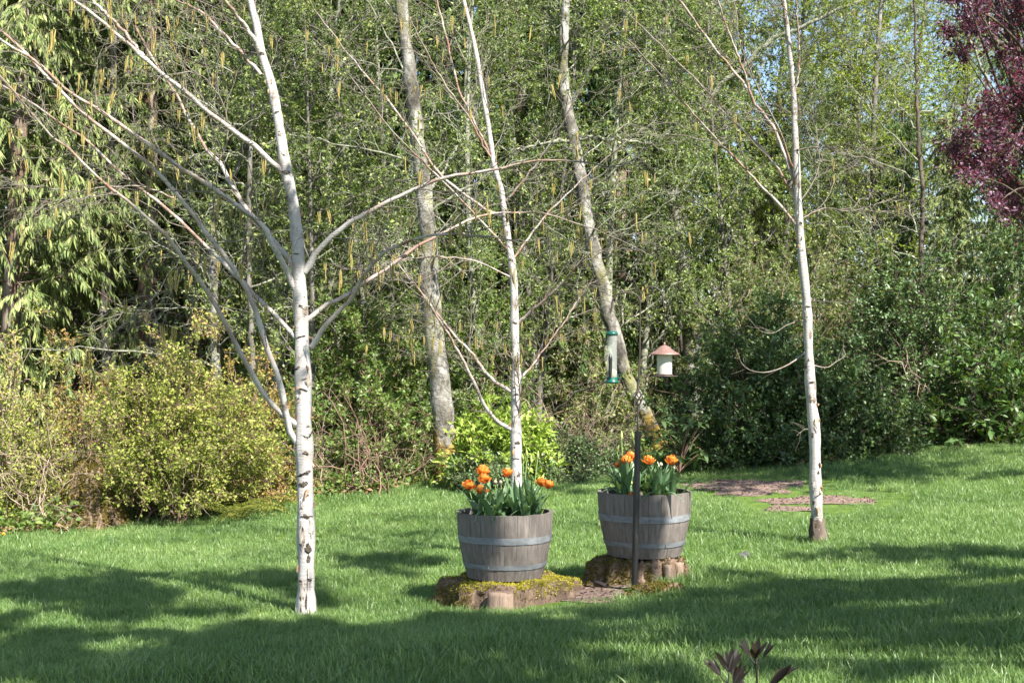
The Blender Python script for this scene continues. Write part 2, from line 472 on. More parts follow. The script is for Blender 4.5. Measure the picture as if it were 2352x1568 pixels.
# ------------------------------------------------------------------ the ground and the lawn
EDGE_PX = [(-700, 1290), (-300, 1275), (0, 1240), (150, 1232), (300, 1200), (480, 1178), (640, 1160), (850, 1140), (1000, 1112), (1150, 1085), (1350, 1072),
           (1540, 1040), (1640, 1045), (1700, 1085), (1850, 1082), (1960, 1055), (2080, 1028), (2352, 1000), (2700, 975)]
EDGE = sorted([tuple(gp(u, v)[:2]) for u, v in EDGE_PX])
EX = np.array([e[0] for e in EDGE]); EY = np.array([e[1] for e in EDGE])
def y_edge(X): return np.interp(X, EX, EY)

def sheet(name, X, Y, Z, mat, kind='structure', parent=None):
    ny, nx = X.shape
    idx = np.arange(nx * ny).reshape(ny, nx)
    q = np.stack([idx[:-1, :-1], idx[:-1, 1:], idx[1:, 1:], idx[1:, :-1]], -1).reshape(-1, 4)
    me = mesh_from(name, np.stack([X, Y, Z], -1).reshape(-1, 3), [q])
    return obj(name, me, mat, parent, kind=kind)

gx = np.concatenate([np.linspace(-300, -30, 16), np.linspace(-28, 30, 90), np.linspace(34, 300, 16)])
gy = np.concatenate([np.linspace(-300, -12, 12), np.linspace(-10, 40, 90), np.linspace(44, 500, 24)])
XX, YY = np.meshgrid(gx, gy)
sheet('ground', XX, YY, G(XX, YY) - 0.035 - 0.02 * np.sin(XX * 3.1) * np.sin(YY * 2.7) ** 2, MAT['floor'])
lx = np.linspace(-9, 12, 120)
ls = np.concatenate([np.linspace(0, 0.45, 24), np.linspace(0.47, 1, 90)])
LX, LS = np.meshgrid(lx, ls)
LY = -8 + LS * (y_edge(LX) + 0.25 * np.sin(LX * 2.3) + 0.12 * np.sin(LX * 6.1) + 8)
sheet('lawn', LX, LY, G(LX, LY), MAT['lawn'])

# bare soil patches: centre pixel, half sizes in pixels
SOIL = [((1715, 1120), 120, 18, 3), ((1885, 1150), 130, 9, 4), ((1815, 1170), 60, 6, 5), ((1300, 1362), 140, 22, 6), ((1430, 1335), 95, 16, 8)]
soil_polys = []
for (c, ru, rv, sd) in SOIL:
    rng = np.random.RandomState(sd)
    ang = np.linspace(0, 2 * np.pi, 40, endpoint=False)
    k = 1 + 0.16 * np.sin(3 * ang + rng.rand() * 6) + 0.12 * np.sin(5 * ang + rng.rand() * 6) + 0.08 * np.sin(9 * ang + rng.rand() * 6)
    soil_polys.append(np.array([gp(c[0] + ru * kk * math.cos(a), c[1] + rv * kk * math.sin(a))[:2] for a, kk in zip(ang, k)]))
    ctr = soil_polys[-1].mean(0)
    rings = [ctr + (soil_polys[-1] - ctr) * f for f in (0.02, 0.3, 0.6, 0.85, 1.05)]
    V = np.concatenate(rings)
    z = G(V[:, 0], V[:, 1]) + 0.007 + 0.008 * rng.rand(len(V)) * (np.arange(len(V)) < 160)
    q = [(r * 40 + i, r * 40 + (i + 1) % 40, (r + 1) * 40 + (i + 1) % 40, (r + 1) * 40 + i) for r in range(4) for i in range(40)]
    obj('bare_soil', mesh_from('bare_soil', np.column_stack([V, z]), [np.array(q), ]), MAT['soil'], kind='structure')

def in_poly(pts, poly):
    x, y = pts[:, 0], pts[:, 1]
    ins = np.zeros(len(pts), bool)
    j = len(poly) - 1
    for i in range(len(poly)):
        xi, yi = poly[i]; xj, yj = poly[j]
        c = ((yi > y) != (yj > y)) & (x < (xj - xi) * (y - yi) / (yj - yi + 1e-12) + xi)
        ins ^= c; j = i
    return ins

# soil crumbs lying on the bare patches
acc = Acc()
rng = np.random.RandomState(31)
for poly in soil_polys:
    lo, hi = poly.min(0), poly.max(0)
    n = int(900 * max(0.4, (hi - lo).prod()))
    p = lo + (hi - lo) * rng.rand(n, 2)
    p = p[in_poly(p, poly)]
    p3 = np.column_stack([p, G(p[:, 0], p[:, 1]) + 0.008])
    leaves(acc, p3, nrm(rng.randn(len(p), 3) * (1, 1, 0.3)), nrm(rng.randn(len(p), 3) + (0, 0, 1)), 0.012 + 0.03 * rng.rand(len(p)), 0.012 + 0.012 * rng.rand(len(p)), 0.4)
obj('soil_crumbs', acc.mesh('soil_crumbs'), MAT['soil'], label='brown crumbs and chips on the bare soil', cat='soil', kind='stuff')

B1 = np.array((-0.047, 9.36)); B2 = np.array((0.902, 9.60))
# grass: tufts drawn as instances on points
tuft_col = bpy.data.collections.new('grass_tufts')
def tuft(seed, nb, spread, h, wd, lean):
    rng = np.random.RandomState(seed)
    a = rng.rand(nb) * 2 * np.pi
    r = spread * np.sqrt(rng.rand(nb))
    base = np.column_stack([r * np.cos(a), r * np.sin(a), np.full(nb, -0.008)])
    H = h * (0.45 + 0.75 * rng.rand(nb))
    b2 = rng.rand(nb) * 2 * np.pi
    ld = np.column_stack([np.cos(b2), np.sin(b2), np.zeros(nb)])
    ln = lean * (0.3 + rng.rand(nb) * 1.3)
    side = np.column_stack([-np.sin(b2 + rng.randn(nb) * 0.8), np.cos(b2 + rng.randn(nb) * 0.8), np.zeros(nb)])
    vs = []
    for s, w in ((0.0, 0.9), (0.5, 1.0), (0.82, 0.62)):
        c = base + ld * (H * ln * s ** 1.8)[:, None]
        c[:, 2] += H * s * (1 - 0.25 * ln * s)
        ww = wd * w * (0.7 + 0.6 * rng.rand(nb))[:, None]
        vs += [c - side * ww / 2, c + side * ww / 2]
    tip = base + ld * (H * ln)[:, None]; tip[:, 2] += H * (1 - 0.25 * ln)
    vs.append(tip)
    v = np.stack(vs, 1).reshape(-1, 3)
    i = np.arange(nb)[:, None] * 7
    q = np.concatenate([i + np.array([[0, 1, 3, 2]]), i + np.array([[2, 3, 5, 4]])])
    t = i + np.array([[4, 5, 6]])
    me = mesh_from('grass_tuft', v, [q, t], np.repeat(rng.rand(nb), 7))
    me.materials.append(MAT['grass'])
    o = bpy.data.objects.new('grass_tuft_%02d' % seed, me)
    tuft_col.objects.link(o)
NT = 8
for k in range(NT):
    tuft(k, 60, 0.085, 0.066, 0.0034, (0.35, 0.6, 0.45, 0.8, 0.5, 0.9, 0.4, 0.7)[k])

rng = np.random.RandomState(5)
pts = []
for (y0, y1, dens) in ((2.0, 5.2, 60), (5.2, 9.0, 380), (9.0, 13.0, 210), (13.0, 23.0, 120)):
    xa, xb = -0.42 * y1 - 0.6, 0.42 * y1 + 0.6
    n = int((y1 - y0) * (xb - xa) * dens)
    p = np.column_stack([xa + (xb - xa) * rng.rand(n), y0 + (y1 - y0) * rng.rand(n)])
    p = p[np.abs(p[:, 0]) < 0.42 * p[:, 1] + 0.6]
    p = p[p[:, 1] < y_edge(p[:, 0]) + 0.15 * rng.randn(len(p)) + 0.1]
    pts.append(p)
pts = np.concatenate(pts)
keep = np.ones(len(pts), bool)
for poly in soil_polys:
    ctr = poly.mean(0)
    keep &= ~(in_poly(pts + rng.randn(*pts.shape) * 0.07, poly) & (rng.rand(len(pts)) < 0.955))
for c, rx, ry in ((B1 + (0.03, -0.06), 0.46, 0.42), (B2 + (-0.02, 0.0), 0.29, 0.27)):
    keep &= (((pts - c) / (rx, ry)) ** 2).sum(1) > 1
pts = pts[keep]
n = len(pts)
gm = bpy.data.meshes.new('grass')
gm.vertices.add(n)
gz = G(pts[:, 0], pts[:, 1])
gm.vertices.foreach_set('co', np.column_stack([pts, gz]).astype(np.float32).ravel())
tall = 1.0 + 0.75 * np.exp(-((pts[:, 1] - 7.0) / 1.0) ** 2) * (0.4 + 0.6 * (np.sin(pts[:, 0] * 2.1 + 1) * np.sin(pts[:, 1] * 1.7 + pts[:, 0]) > -0.2))
tall = tall + 0.5 * np.exp(-((y_edge(pts[:, 0]) - pts[:, 1]) / 0.5) ** 2)
for c in (B2,): tall = tall + 0.5 * np.exp(-((np.hypot(*(pts - c).T) - 0.46) / 0.1) ** 2)
for ip_, poly in enumerate(soil_polys):
    cpt = poly.mean(0); rad_ = np.abs(poly - cpt).max(0)
    dd_ = np.sqrt((((pts - cpt) / (rad_ + ((0.3, 0.6) if ip_ < 3 else (0.0, 0.25)))) ** 2).sum(1))
    tall = tall * np.where(dd_ < 1, 0.55, 1.0)
patch = np.sin(pts[:, 0] * 3.3 + 2 * np.sin(pts[:, 1] * 1.9)) * np.sin(pts[:, 1] * 2.9 + np.sin(pts[:, 0] * 2.2))
sc = (0.72 + 0.28 * rng.rand(n) + 0.13 * patch) * tall * (1 + 0.12 * np.clip(pts[:, 1] - 9, 0, 8) / 4)
for nm, typ, data, pr in (('rot', 'FLOAT_VECTOR', np.column_stack([rng.randn(n) * 0.13, rng.randn(n) * 0.13, rng.rand(n) * 6.28]), 'vector'),
                          ('scl', 'FLOAT', sc, 'value'), ('idx', 'INT', rng.randint(0, NT, n), 'value')):
    at = gm.attributes.new(nm, typ, 'POINT')
    at.data.foreach_set(pr, np.ascontiguousarray(data.astype(np.int32 if typ == 'INT' else np.float32)).ravel())
gm.materials.append(MAT['grass'])
grass = obj('grass', gm, None, label='short green lawn grass in dappled shade', cat='grass', kind='stuff')
ng = bpy.data.node_groups.new('grass_nodes', 'GeometryNodeTree')
ng.interface.new_socket('Geometry', in_out='INPUT', socket_type='NodeSocketGeometry')
ng.interface.new_socket('Geometry', in_out='OUTPUT', socket_type='NodeSocketGeometry')
gi = ng.nodes.new('NodeGroupInput'); go = ng.nodes.new('NodeGroupOutput')
ci = ng.nodes.new('GeometryNodeCollectionInfo'); ci.inputs['Collection'].default_value = tuft_col
ci.inputs['Separate Children'].default_value = True; ci.inputs['Reset Children'].default_value = True
ip = ng.nodes.new('GeometryNodeInstanceOnPoints'); ip.inputs['Pick Instance'].default_value = True
def named(nm, dt):
    x = ng.nodes.new('GeometryNodeInputNamedAttribute'); x.data_type = dt; x.inputs['Name'].default_value = nm
    return x.outputs['Attribute']
ng.links.new(gi.outputs[0], ip.inputs['Points'])
ng.links.new(ci.outputs[0], ip.inputs['Instance'])
ng.links.new(named('idx', 'INT'), ip.inputs['Instance Index'])
er = ng.nodes.new('FunctionNodeEulerToRotation')
ng.links.new(named('rot', 'FLOAT_VECTOR'), er.inputs[0]); ng.links.new(er.outputs[0], ip.inputs['Rotation'])
ng.links.new(named('scl', 'FLOAT'), ip.inputs['Scale'])
ng.links.new(ip.outputs[0], go.inputs[0])
md = grass.modifiers.new('tufts', 'NODES'); md.node_group = ng

# ------------------------------------------------------------------ birches (traced trunk and limbs)
def trace(pxs, y0, y1, M):
    """pixels (u, v, width) to points with radius; depth runs from y0 to y1 along the limb"""
    n = len(pxs)
    out = []
    for i, (u, v, w) in enumerate(pxs):
        Y = y0 + (y1 - y0) * (i / (n - 1)) ** 1.2
        p = P(u, v, Y)
        out.append((*p, 0.5 * w * Y / FV))
    r = resample(out, M)
    return r[:, :3], np.maximum(r[:, 3], 0.0012)

def wpx(pxs, w0, w1):
    n = len(pxs)
    return [(u, v, w0 + (w1 - w0) * (i / (n - 1)) ** 0.8) for i, (u, v) in enumerate(pxs)]

catkin_meshes = []
for k in range(3):
    a = Acc()
    rng = np.random.RandomState(60 + k)
    for j in range(1 + k % 3 if k else 2):
        L = 0.075 + 0.035 * rng.rand()
        x = (j - 0.5) * 0.009
        z = np.linspace(0, -L, 7)
        p = np.column_stack([x + 0.004 * np.sin(np.linspace(0, 2, 7) + j), 0.003 * np.sin(np.linspace(0, 3, 7) + 2 * j) + 0 * z, z])
        tubes(a, p, np.array((0.001, 0.0028, 0.0034, 0.0036, 0.0034, 0.0028, 0.0010)), 6)
    catkin_meshes.append(a.mesh('catkin'))
    catkin_meshes[-1].materials.append(MAT['catkin'])

def in_frame(p, m=60):
    d = p - EYE
    u = CU + FV * d[:, 0] / d[:, 1]; v = CV - FV * (d[:, 2] / d[:, 1] - math.tan(PITCH))
    return (u > -m) & (u < 2352 + m) & (v > -m) & (v < 1568 + m), u, v

def curl_mesh(seed):
    rng = np.random.RandomState(seed)
    n, m = 6, 3
    w, h = 0.03 + 0.03 * rng.rand(), 0.03 + 0.05 * rng.rand()
    v = []
    for i in range(n):
        th = 2.4 * i / (n - 1) ** 1.0
        for j in range(m):
            jj = (j / (m - 1) - 0.5)
            v.append((w * math.sin(th) / 2.4 * 1.6, w * (1 - math.cos(th)) / 2.4 * 1.3, h * jj * (1 - 0.5 * (i / (n - 1)) ** 2) + 0.006 * rng.randn()))
    q = [(i * m + j, (i + 1) * m + j, (i + 1) * m + j + 1, i * m + j + 1) for i in range(n - 1) for j in range(m - 1)]
    me = mesh_from('bark_curl', np.array(v), [np.array(q)])
    me.materials.append(MAT['curl'])
    return me
curls = [curl_mesh(s) for s in range(5)]

def birch(label, base_px, Y0, trunk_px, trunk_y1, limbs, seed, n_cat, n_curl, twig_n, low_twigs=(), dark_base=False, scars=(), flaps=()):
    rng = np.random.RandomState(seed)
    tp, tr = trace(trunk_px, Y0, trunk_y1, 90)
    base = tp[0].copy()
    root = empty('birch_tree', base, label, 'tree')
    a = Acc()
    tr2 = tr * (1 + 0.05 * np.sin(np.arange(90) * 0.9) + 0.04 * rng.randn(90))
    tr2[0:3] *= (1.22, 1.12, 1.05)
    tubes(a, tp, tr2, 28, 0.5)
    vv = a.v[0].reshape(90, 28, 3)
    aa_ = np.arange(28) / 28 * 6.2832
    zz_ = np.arange(90)[:, None]
    rel = 0.030 * np.sin(3 * aa_[None] + zz_ * 0.05) + 0.022 * np.sin(7 * aa_[None] + zz_ * 0.13 + seed) + 0.022 * np.sin(zz_ * 0.83 + 2 * np.sin(aa_[None] * 2)) + 0.014 * rng.randn(90, 28)
    low = np.clip(1.5 - zz_ / 40, 0.35, 1.2)
    vv += (vv - tp[:, None]) * (rel * low)[..., None]
    tm = a.mesh('trunk', base)
    obj('trunk', tm, MAT['birch'], root)
    def patch(name, mat, v, az, hw, hh, lift, jag, nu=9, nv=7, edge=0.0):
        """rough sheet of bark lying on the trunk: v = pixel row, az = turn from the camera side, hw and hh = half sizes in metres"""
        k = int(np.argmin(np.abs(tp[:, 2] - P(0, v, tp[0][1])[2])))
        c0, r0 = tp[k], tr2[k]
        pv = []
        tiltp = 0.25 * rng.randn()
        for i in range(nv):
            y = 2 * i / (nv - 1) - 1
            wob = 1 + jag * rng.randn(); sh = jag * 0.5 * rng.randn()
            for j in range(nu):
                x = 2 * j / (nu - 1) - 1
                wv = (1 - abs(y) ** 3 * 0.7) * wob
                th = -math.pi / 2 + az + (x * wv + sh) * hw / r0
                z = c0[2] + y * hh * (1 - 0.35 * abs(x) ** 3) + jag * hh * 0.6 * rng.randn() + tiltp * x * hw
                f = np.interp(z, tp[:, 2], np.arange(len(tp))); kk = int(f); w2 = f - kk
                cc = tp[kk] * (1 - w2) + tp[min(kk + 1, 89)] * w2
                rr = tr2[kk] * (1 - w2) + tr2[min(kk + 1, 89)] * w2
                rim = max(abs(x), abs(y)) > 0.99
                rr = rr * 1.03 + (lift * (0.4 + 0.8 * rng.rand()) if not rim else lift * edge - 0.004 * (edge == 0))
                pv.append((cc[0] + rr * math.cos(th), cc[1] + rr * math.sin(th), z))
        q = [(i * nu + j, i * nu + j + 1, (i + 1) * nu + j + 1, (i + 1) * nu + j) for i in range(nv - 1) for j in range(nu - 1)]
        obj(name, mesh_from(name, np.array(pv) - base, [np.array(q)]), mat, root)
    for (v, az, hw, hh) in scars: patch('bark_scar', MAT['scar'], v, az, hw, hh, 0.006, 0.28)
    for (v, az, hw, hh) in flaps: patch('bark_flap', MAT['flap'], v, az, hw, hh, 0.004, 0.22, 7, 9, 0.5)
    if dark_base:
        aa = Acc(); k = 5
        pc = resample(tp[:k], 9)
        tubes(aa, pc, np.interp(np.arange(9) / 8 * 4, np.arange(5), tr2[:k] * np.array((1.35, 1.22, 1.15, 1.10, 1.05))) + 0.004, 28, 0.5)
        cv = aa.v[0].reshape(9, 28, 3)
        cv += (cv - pc[:, None]) * (0.10 * rng.randn(9, 28))[..., None]
        cv[-1, :, 2] += 0.022 * rng.randn(28); cv[-2, :, 2] += 0.008 * rng.randn(28)
        cv[-1] += (pc[-1] - cv[-1]) * (1, 1, 0) * 0.18
        obj('bark_collar', aa.mesh('bark_collar', base), MAT['dark_bark'], root, label='dark cracked bark at the foot of the trunk')
    polys = [resample(tp[45:], 24)]
    big = []
    for (px, w0, w1, dy) in limbs:
        # start depth: trunk depth at nearest height
        k = np.argmin([abs(P(px[0][0], px[0][1], tp[i][1])[2] - tp[i][2]) for i in range(len(tp))])
        ys = tp[k][1]
        lp, lr = trace(wpx(px, w0, w1), ys, ys + dy, 30)
        lp[1:-1] += rng.randn(28, 3) * 0.0035
        lr *= (1 + 0.06 * rng.randn(30))
        a = Acc(); tubes(a, lp, lr, 8 if w0 > 8 else 5, rng.rand())
        obj('branch', a.mesh('branch', base), MAT['birch'], root)
        polys.append(resample(lp, 24)); big.append(w0)
    polys = np.array(polys)
    # side twigs
    tw = Acc()
    tw1, t1, L1 = grow(polys, twig_n, 0.12, 1.0, 0.35, 1.15, 0.35, 0.95, 0.02, -0.06, 8, rng, 0.09)
    f, _, _ = in_frame(tw1[:, 0], 500); tw1 = tw1[f]
    tubes(tw, tw1, np.linspace(0.0038, 0.0010, 8)[None] * (0.7 + 0.6 * rng.rand(len(tw1), 1)), 4)
    tw2, t2, L2 = grow(tw1, 5, 0.15, 1.0, 0.10, 0.45, 0.4, 1.0, 0.0, -0.12, 5, rng, 0.1)
    tubes(tw, tw2, np.linspace(0.0018, 0.0007, 5)[None] * (0.7 + 0.5 * rng.rand(len(tw2), 1)), 3)
    tw3, t3, L3 = grow(tw2, 2, 0.3, 1.0, 0.05, 0.2, 0.4, 1.0, 0.0, -0.1, 4, rng, 0.1)
    tubes(tw, tw3, np.linspace(0.0014, 0.0007, 4)[None] * np.ones((len(tw3), 1)), 3)
    for (px, w0, w1, dy) in low_twigs:
        ys = Y0
        lp, lr = trace(wpx(px, w0, w1), ys, ys + dy, 14)
        a = Acc(); tubes(a, lp, lr, 5)
        obj('branch', a.mesh('branch', base), MAT['birch'], root)
        x1, _, _ = grow(lp[None], 5, 0.3, 1, 0.08, 0.22, 0.4, 0.9, 0.1, 0.0, 5, rng)
        tubes(tw, x1, np.linspace(0.0018, 0.0008, 5)[None] * np.ones((len(x1), 1)), 3)
    obj('twigs', tw.mesh('twigs', base), MAT['birch'], root, kind='stuff')
    # opening leaf buds
    lf = Acc()
    p, t = on_twigs(np.concatenate([tw2[:, :5]]), 2, rng, 0.4)
    leaves(lf, p, t + rng.randn(len(p), 3) * 0.7 + (0, 0, 0.3), rng.randn(len(p), 3), 0.012 + 0.014 * rng.rand(len(p)), 0.006 + 0.006 * rng.rand(len(p)), 0.3)
    obj('leaf_buds', lf.mesh('leaf_buds', base), MAT['young'], root, kind='stuff')
    # catkins
    ends = np.concatenate([tw1[:, -1], tw2[:, -1], tw1[:, 5]])
    f, u, v = in_frame(ends, 10); ends = ends[f & (v < 900)]
    rng.shuffle(ends)
    for p in ends[:n_cat]:
        c = obj('catkin', catkin_meshes[rng.randint(3)], None, root, loc=Vector(p - base))
        s = 0.8 + 0.6 * rng.rand()
        c.scale = (s, s, s); c.rotation_euler = (rng.randn() * 0.08, rng.randn() * 0.08, rng.rand() * 6.28)
    for k in range(n_curl):
        i = int(4 + rng.rand() * 62)
        az = -math.pi / 2 + rng.randn() * 1.1 + (0.9 if rng.rand() < 0.5 else -0.9)
        d = np.array((math.cos(az), math.sin(az), 0))
        c = obj('bark_curl', curls[rng.randint(5)], None, root, loc=Vector(tp[i] + d * tr2[i] * 0.96 - base))
        c.rotation_euler = (rng.randn() * 0.12, rng.randn() * 0.3, az - 1.5708)
        s = (0.35 + 0.55 * rng.rand()) * min(1, tr2[i] / 0.045)
        c.scale = (s if rng.rand() < 0.5 else -s, s * 0.6, s * (0.8 + 0.8 * rng.rand()))
    return root

YB1 = gp(702, 1412)[1]
birch('white birch with arching side limbs on the lawn beside the mossy stump', None, YB1,
      [(702, 1425, 42), (703, 1250, 40), (700, 1100, 38), (697, 950, 37), (695, 850, 35), (692, 750, 33), (688, 660, 31), (683, 560, 28), (672, 460, 26), (655, 380, 25),
       (640, 280, 23), (622, 190, 20), (600, 120, 19), (590, 60, 17), (575, 0, 15), (560, -100, 13), (545, -250, 10), (530, -450, 6), (520, -650, 2)], YB1 + 0.3,
      [([(691, 1032), (665, 985), (651, 929), (643, 881), (618, 811), (588, 712), (551, 639), (507, 576), (434, 482), (404, 441), (313, 353), (257, 313), (176, 246), (107, 173), (0, 70), (-120, -20), (-260, -90)], 17, 5, -0.7),
       ([(690, 980), (647, 951), (603, 900), (574, 848), (544, 797), (504, 716), (467, 653), (441, 624), (408, 576), (368, 526), (316, 478), (257, 434), (206, 390), (165, 349), (114, 309), (60, 240), (0, 176), (-120, 90)], 15, 4, -1.3),
       ([(680, 776), (647, 738), (603, 697), (574, 664), (515, 605), (482, 576), (423, 515), (360, 463), (301, 415), (228, 349), (191, 316), (147, 287), (60, 230), (-60, 160)], 12, 4, 0.6),
       ([(684, 675), (658, 624), (632, 576), (607, 522), (563, 485), (515, 452), (467, 419), (415, 386), (346, 335), (272, 283), (206, 239), (147, 202), (80, 140), (0, 92), (-100, 20)], 16, 6, -1.0),
       ([(682, 640), (668, 600), (640, 565), (603, 529), (566, 478), (529, 419), (504, 371), (474, 342), (449, 298), (415, 239), (397, 206), (360, 150), (310, 60)], 14, 5, 0.5),
       ([(660, 404), (610, 360), (570, 327), (522, 290), (478, 257), (438, 221), (390, 184), (338, 140), (287, 96), (235, 51), (206, 26), (169, 0), (80, -90)], 14, 7, -0.5),
       ([(345, 147), (294, 85), (265, 51), (235, 24), (213, 0), (160, -60)], 9, 5, 0.2),
       ([(600, 173), (551, 114), (515, 81), (478, 40), (441, 15), (404, 0), (330, -60)], 9, 4, 0.4),
       ([(598, 130), (585, 95), (560, 58), (540, 30), (515, 0), (470, -80), (400, -200)], 13, 4, -0.5),
       ([(504, 368), (522, 320), (518, 265), (507, 228), (474, 184), (437, 165), (380, 130)], 5, 2, -0.2),
       ([(400, 455), (331, 430), (257, 428), (176, 438), (90, 430), (0, 419)], 5, 2.5, -0.3),
       ([(484, 575), (420, 640), (340, 690)], 3, 1.5, -0.4),
       ([(699, 625), (720, 590), (745, 560), (790, 520), (830, 495), (880, 470), (940, 440), (1000, 415), (1060, 400), (1130, 390), (1200, 375), (1260, 368), (1330, 370), (1400, 385)], 17, 3, -0.4),
       ([(697, 742), (740, 705), (800, 675), (850, 640), (900, 610), (960, 565), (1010, 540), (1070, 510), (1120, 492), (1180, 488), (1250, 492), (1330, 515), (1420, 550), (1500, 590)], 12, 2, 0.7),
       ([(716, 797), (750, 745), (800, 690), (830, 640), (860, 600), (900, 570), (950, 550), (1000, 540), (1060, 540), (1130, 545), (1200, 560)], 13, 3, -0.9)],
      11, 190, 30, 13,
      scars=[(838, -0.6, 0.03, 0.008), (872, 0.35, 0.016, 0.004), (905, 0.2, 0.03, 0.002), (1030, 0.35, 0.02, 0.014), (1076, 0.2, 0.012, 0.002), (1080, -0.3, 0.008, 0.002), (1086, 0.0, 0.05, 0.002), (1092, 0.35, 0.014, 0.002), (1113, 0.05, 0.024, 0.020), (1120, -0.3, 0.014, 0.012), (1132, 0.2, 0.014, 0.010), (1175, 0.2, 0.04, 0.004), (1190, 0.15, 0.018, 0.016),
             (1255, 0.4, 0.018, 0.034), (1278, 0.45, 0.012, 0.028), (1318, -0.6, 0.03, 0.011), (1318, 0.5, 0.02, 0.009), (1335, 0.3, 0.004, 0.08), (1380, 0.2, 0.005, 0.06), (1395, -0.3, 0.004, 0.05), (1402, 0.5, 0.004, 0.04), (590, -0.2, 0.02, 0.004), (700, 0.2, 0.012, 0.004), (770, 0.0, 0.04, 0.003), (400, 0.1, 0.03, 0.012), (250, 0.2, 0.018, 0.006), (120, 0.2, 0.02, 0.012)],
      flaps=[(985, 0.55, 0.035, 0.05), (930, -0.75, 0.025, 0.04), (1230, -0.35, 0.02, 0.09), (1360, -0.25, 0.018, 0.07), (1150, -0.5, 0.02, 0.06), (1200, 0.75, 0.018, 0.07), (860, 0.8, 0.02, 0.05), (700, 0.7, 0.02, 0.02), (350, 0.5, 0.02, 0.03), (300, 0.3, 0.015, 0.03), (400, 0.8, 0.015, 0.03)])

YB2 = 11.0
birch('slender birch rising behind the tulip barrel with the bright mossy stump', None, YB2,
      [(1186, 1290, 28), (1186, 1110, 26), (1185, 1000, 24), (1185, 900, 22), (1186, 850, 21), (1182, 760, 20), (1180, 650, 18), (1172, 580, 16), (1160, 500, 14), (1150, 430, 13),
       (1135, 380, 12), (1122, 290, 11), (1110, 220, 11), (1095, 130, 10), (1080, 60, 9), (1065, 0, 8), (1040, -120, 5), (1020, -300, 2)], YB2 + 0.2,
      [([(1180, 990), (1140, 966), (1111, 929), (1093, 889), (1070, 841), (1048, 800), (1026, 760), (1000, 720), (968, 672), (930, 620)], 11, 3, -0.6),
       ([(1180, 903), (1137, 878), (1107, 841), (1082, 808), (1048, 775), (1012, 730), (975, 683), (934, 631), (880, 570)], 9, 3, 0.5),
       ([(1186, 746), (1218, 716), (1258, 683), (1291, 650), (1313, 624), (1350, 580)], 9, 4, -0.4),
       ([(1190, 870), (1206, 859), (1240, 815), (1284, 756), (1320, 701), (1360, 640)], 7, 3, 0.4),
       ([(1184, 985), (1196, 930), (1190, 870), (1170, 800)], 6, 3, -0.2),
       ([(1140, 375), (1111, 338), (1092, 294), (1063, 250), (1026, 199), (980, 120), (940, 40)], 6, 3, -0.3),
       ([(1160, 500), (1100, 470), (1008, 397), (953, 313), (898, 239), (843, 176), (787, 107), (720, 20)], 8, 3, 0.5),
       ([(1130, 360), (1060, 220), (1026, 90), (1004, 0), (990, -70)], 6, 4, 0.3),
       ([(1172, 580), (1080, 480), (980, 380), (900, 300), (800, 170), (720, 90)], 6, 2.5, -0.7),
       ([(1175, 600), (1250, 500), (1330, 420), (1420, 340), (1500, 280)], 6, 2, 0.6),
       ([(1155, 470), (1230, 380), (1300, 270), (1360, 150), (1400, 60)], 6, 2, -0.5),
       ([(1178, 640), (1090, 600), (1000, 590), (900, 600), (820, 630)], 5, 2, -0.6)],
      12, 130, 10, 12, scars=[(1010, 0.3, 0.02, 0.012), (1060, -0.2, 0.03, 0.004), (900, 0.1, 0.02, 0.008), (745, 0.2, 0.02, 0.008), (600, 0, 0.015, 0.004), (1090, 0.3, 0.02, 0.03)], flaps=[(960, -0.4, 0.012, 0.06), (1080, 0.1, 0.018, 0.06), (560, 0.3, 0.012, 0.04)])

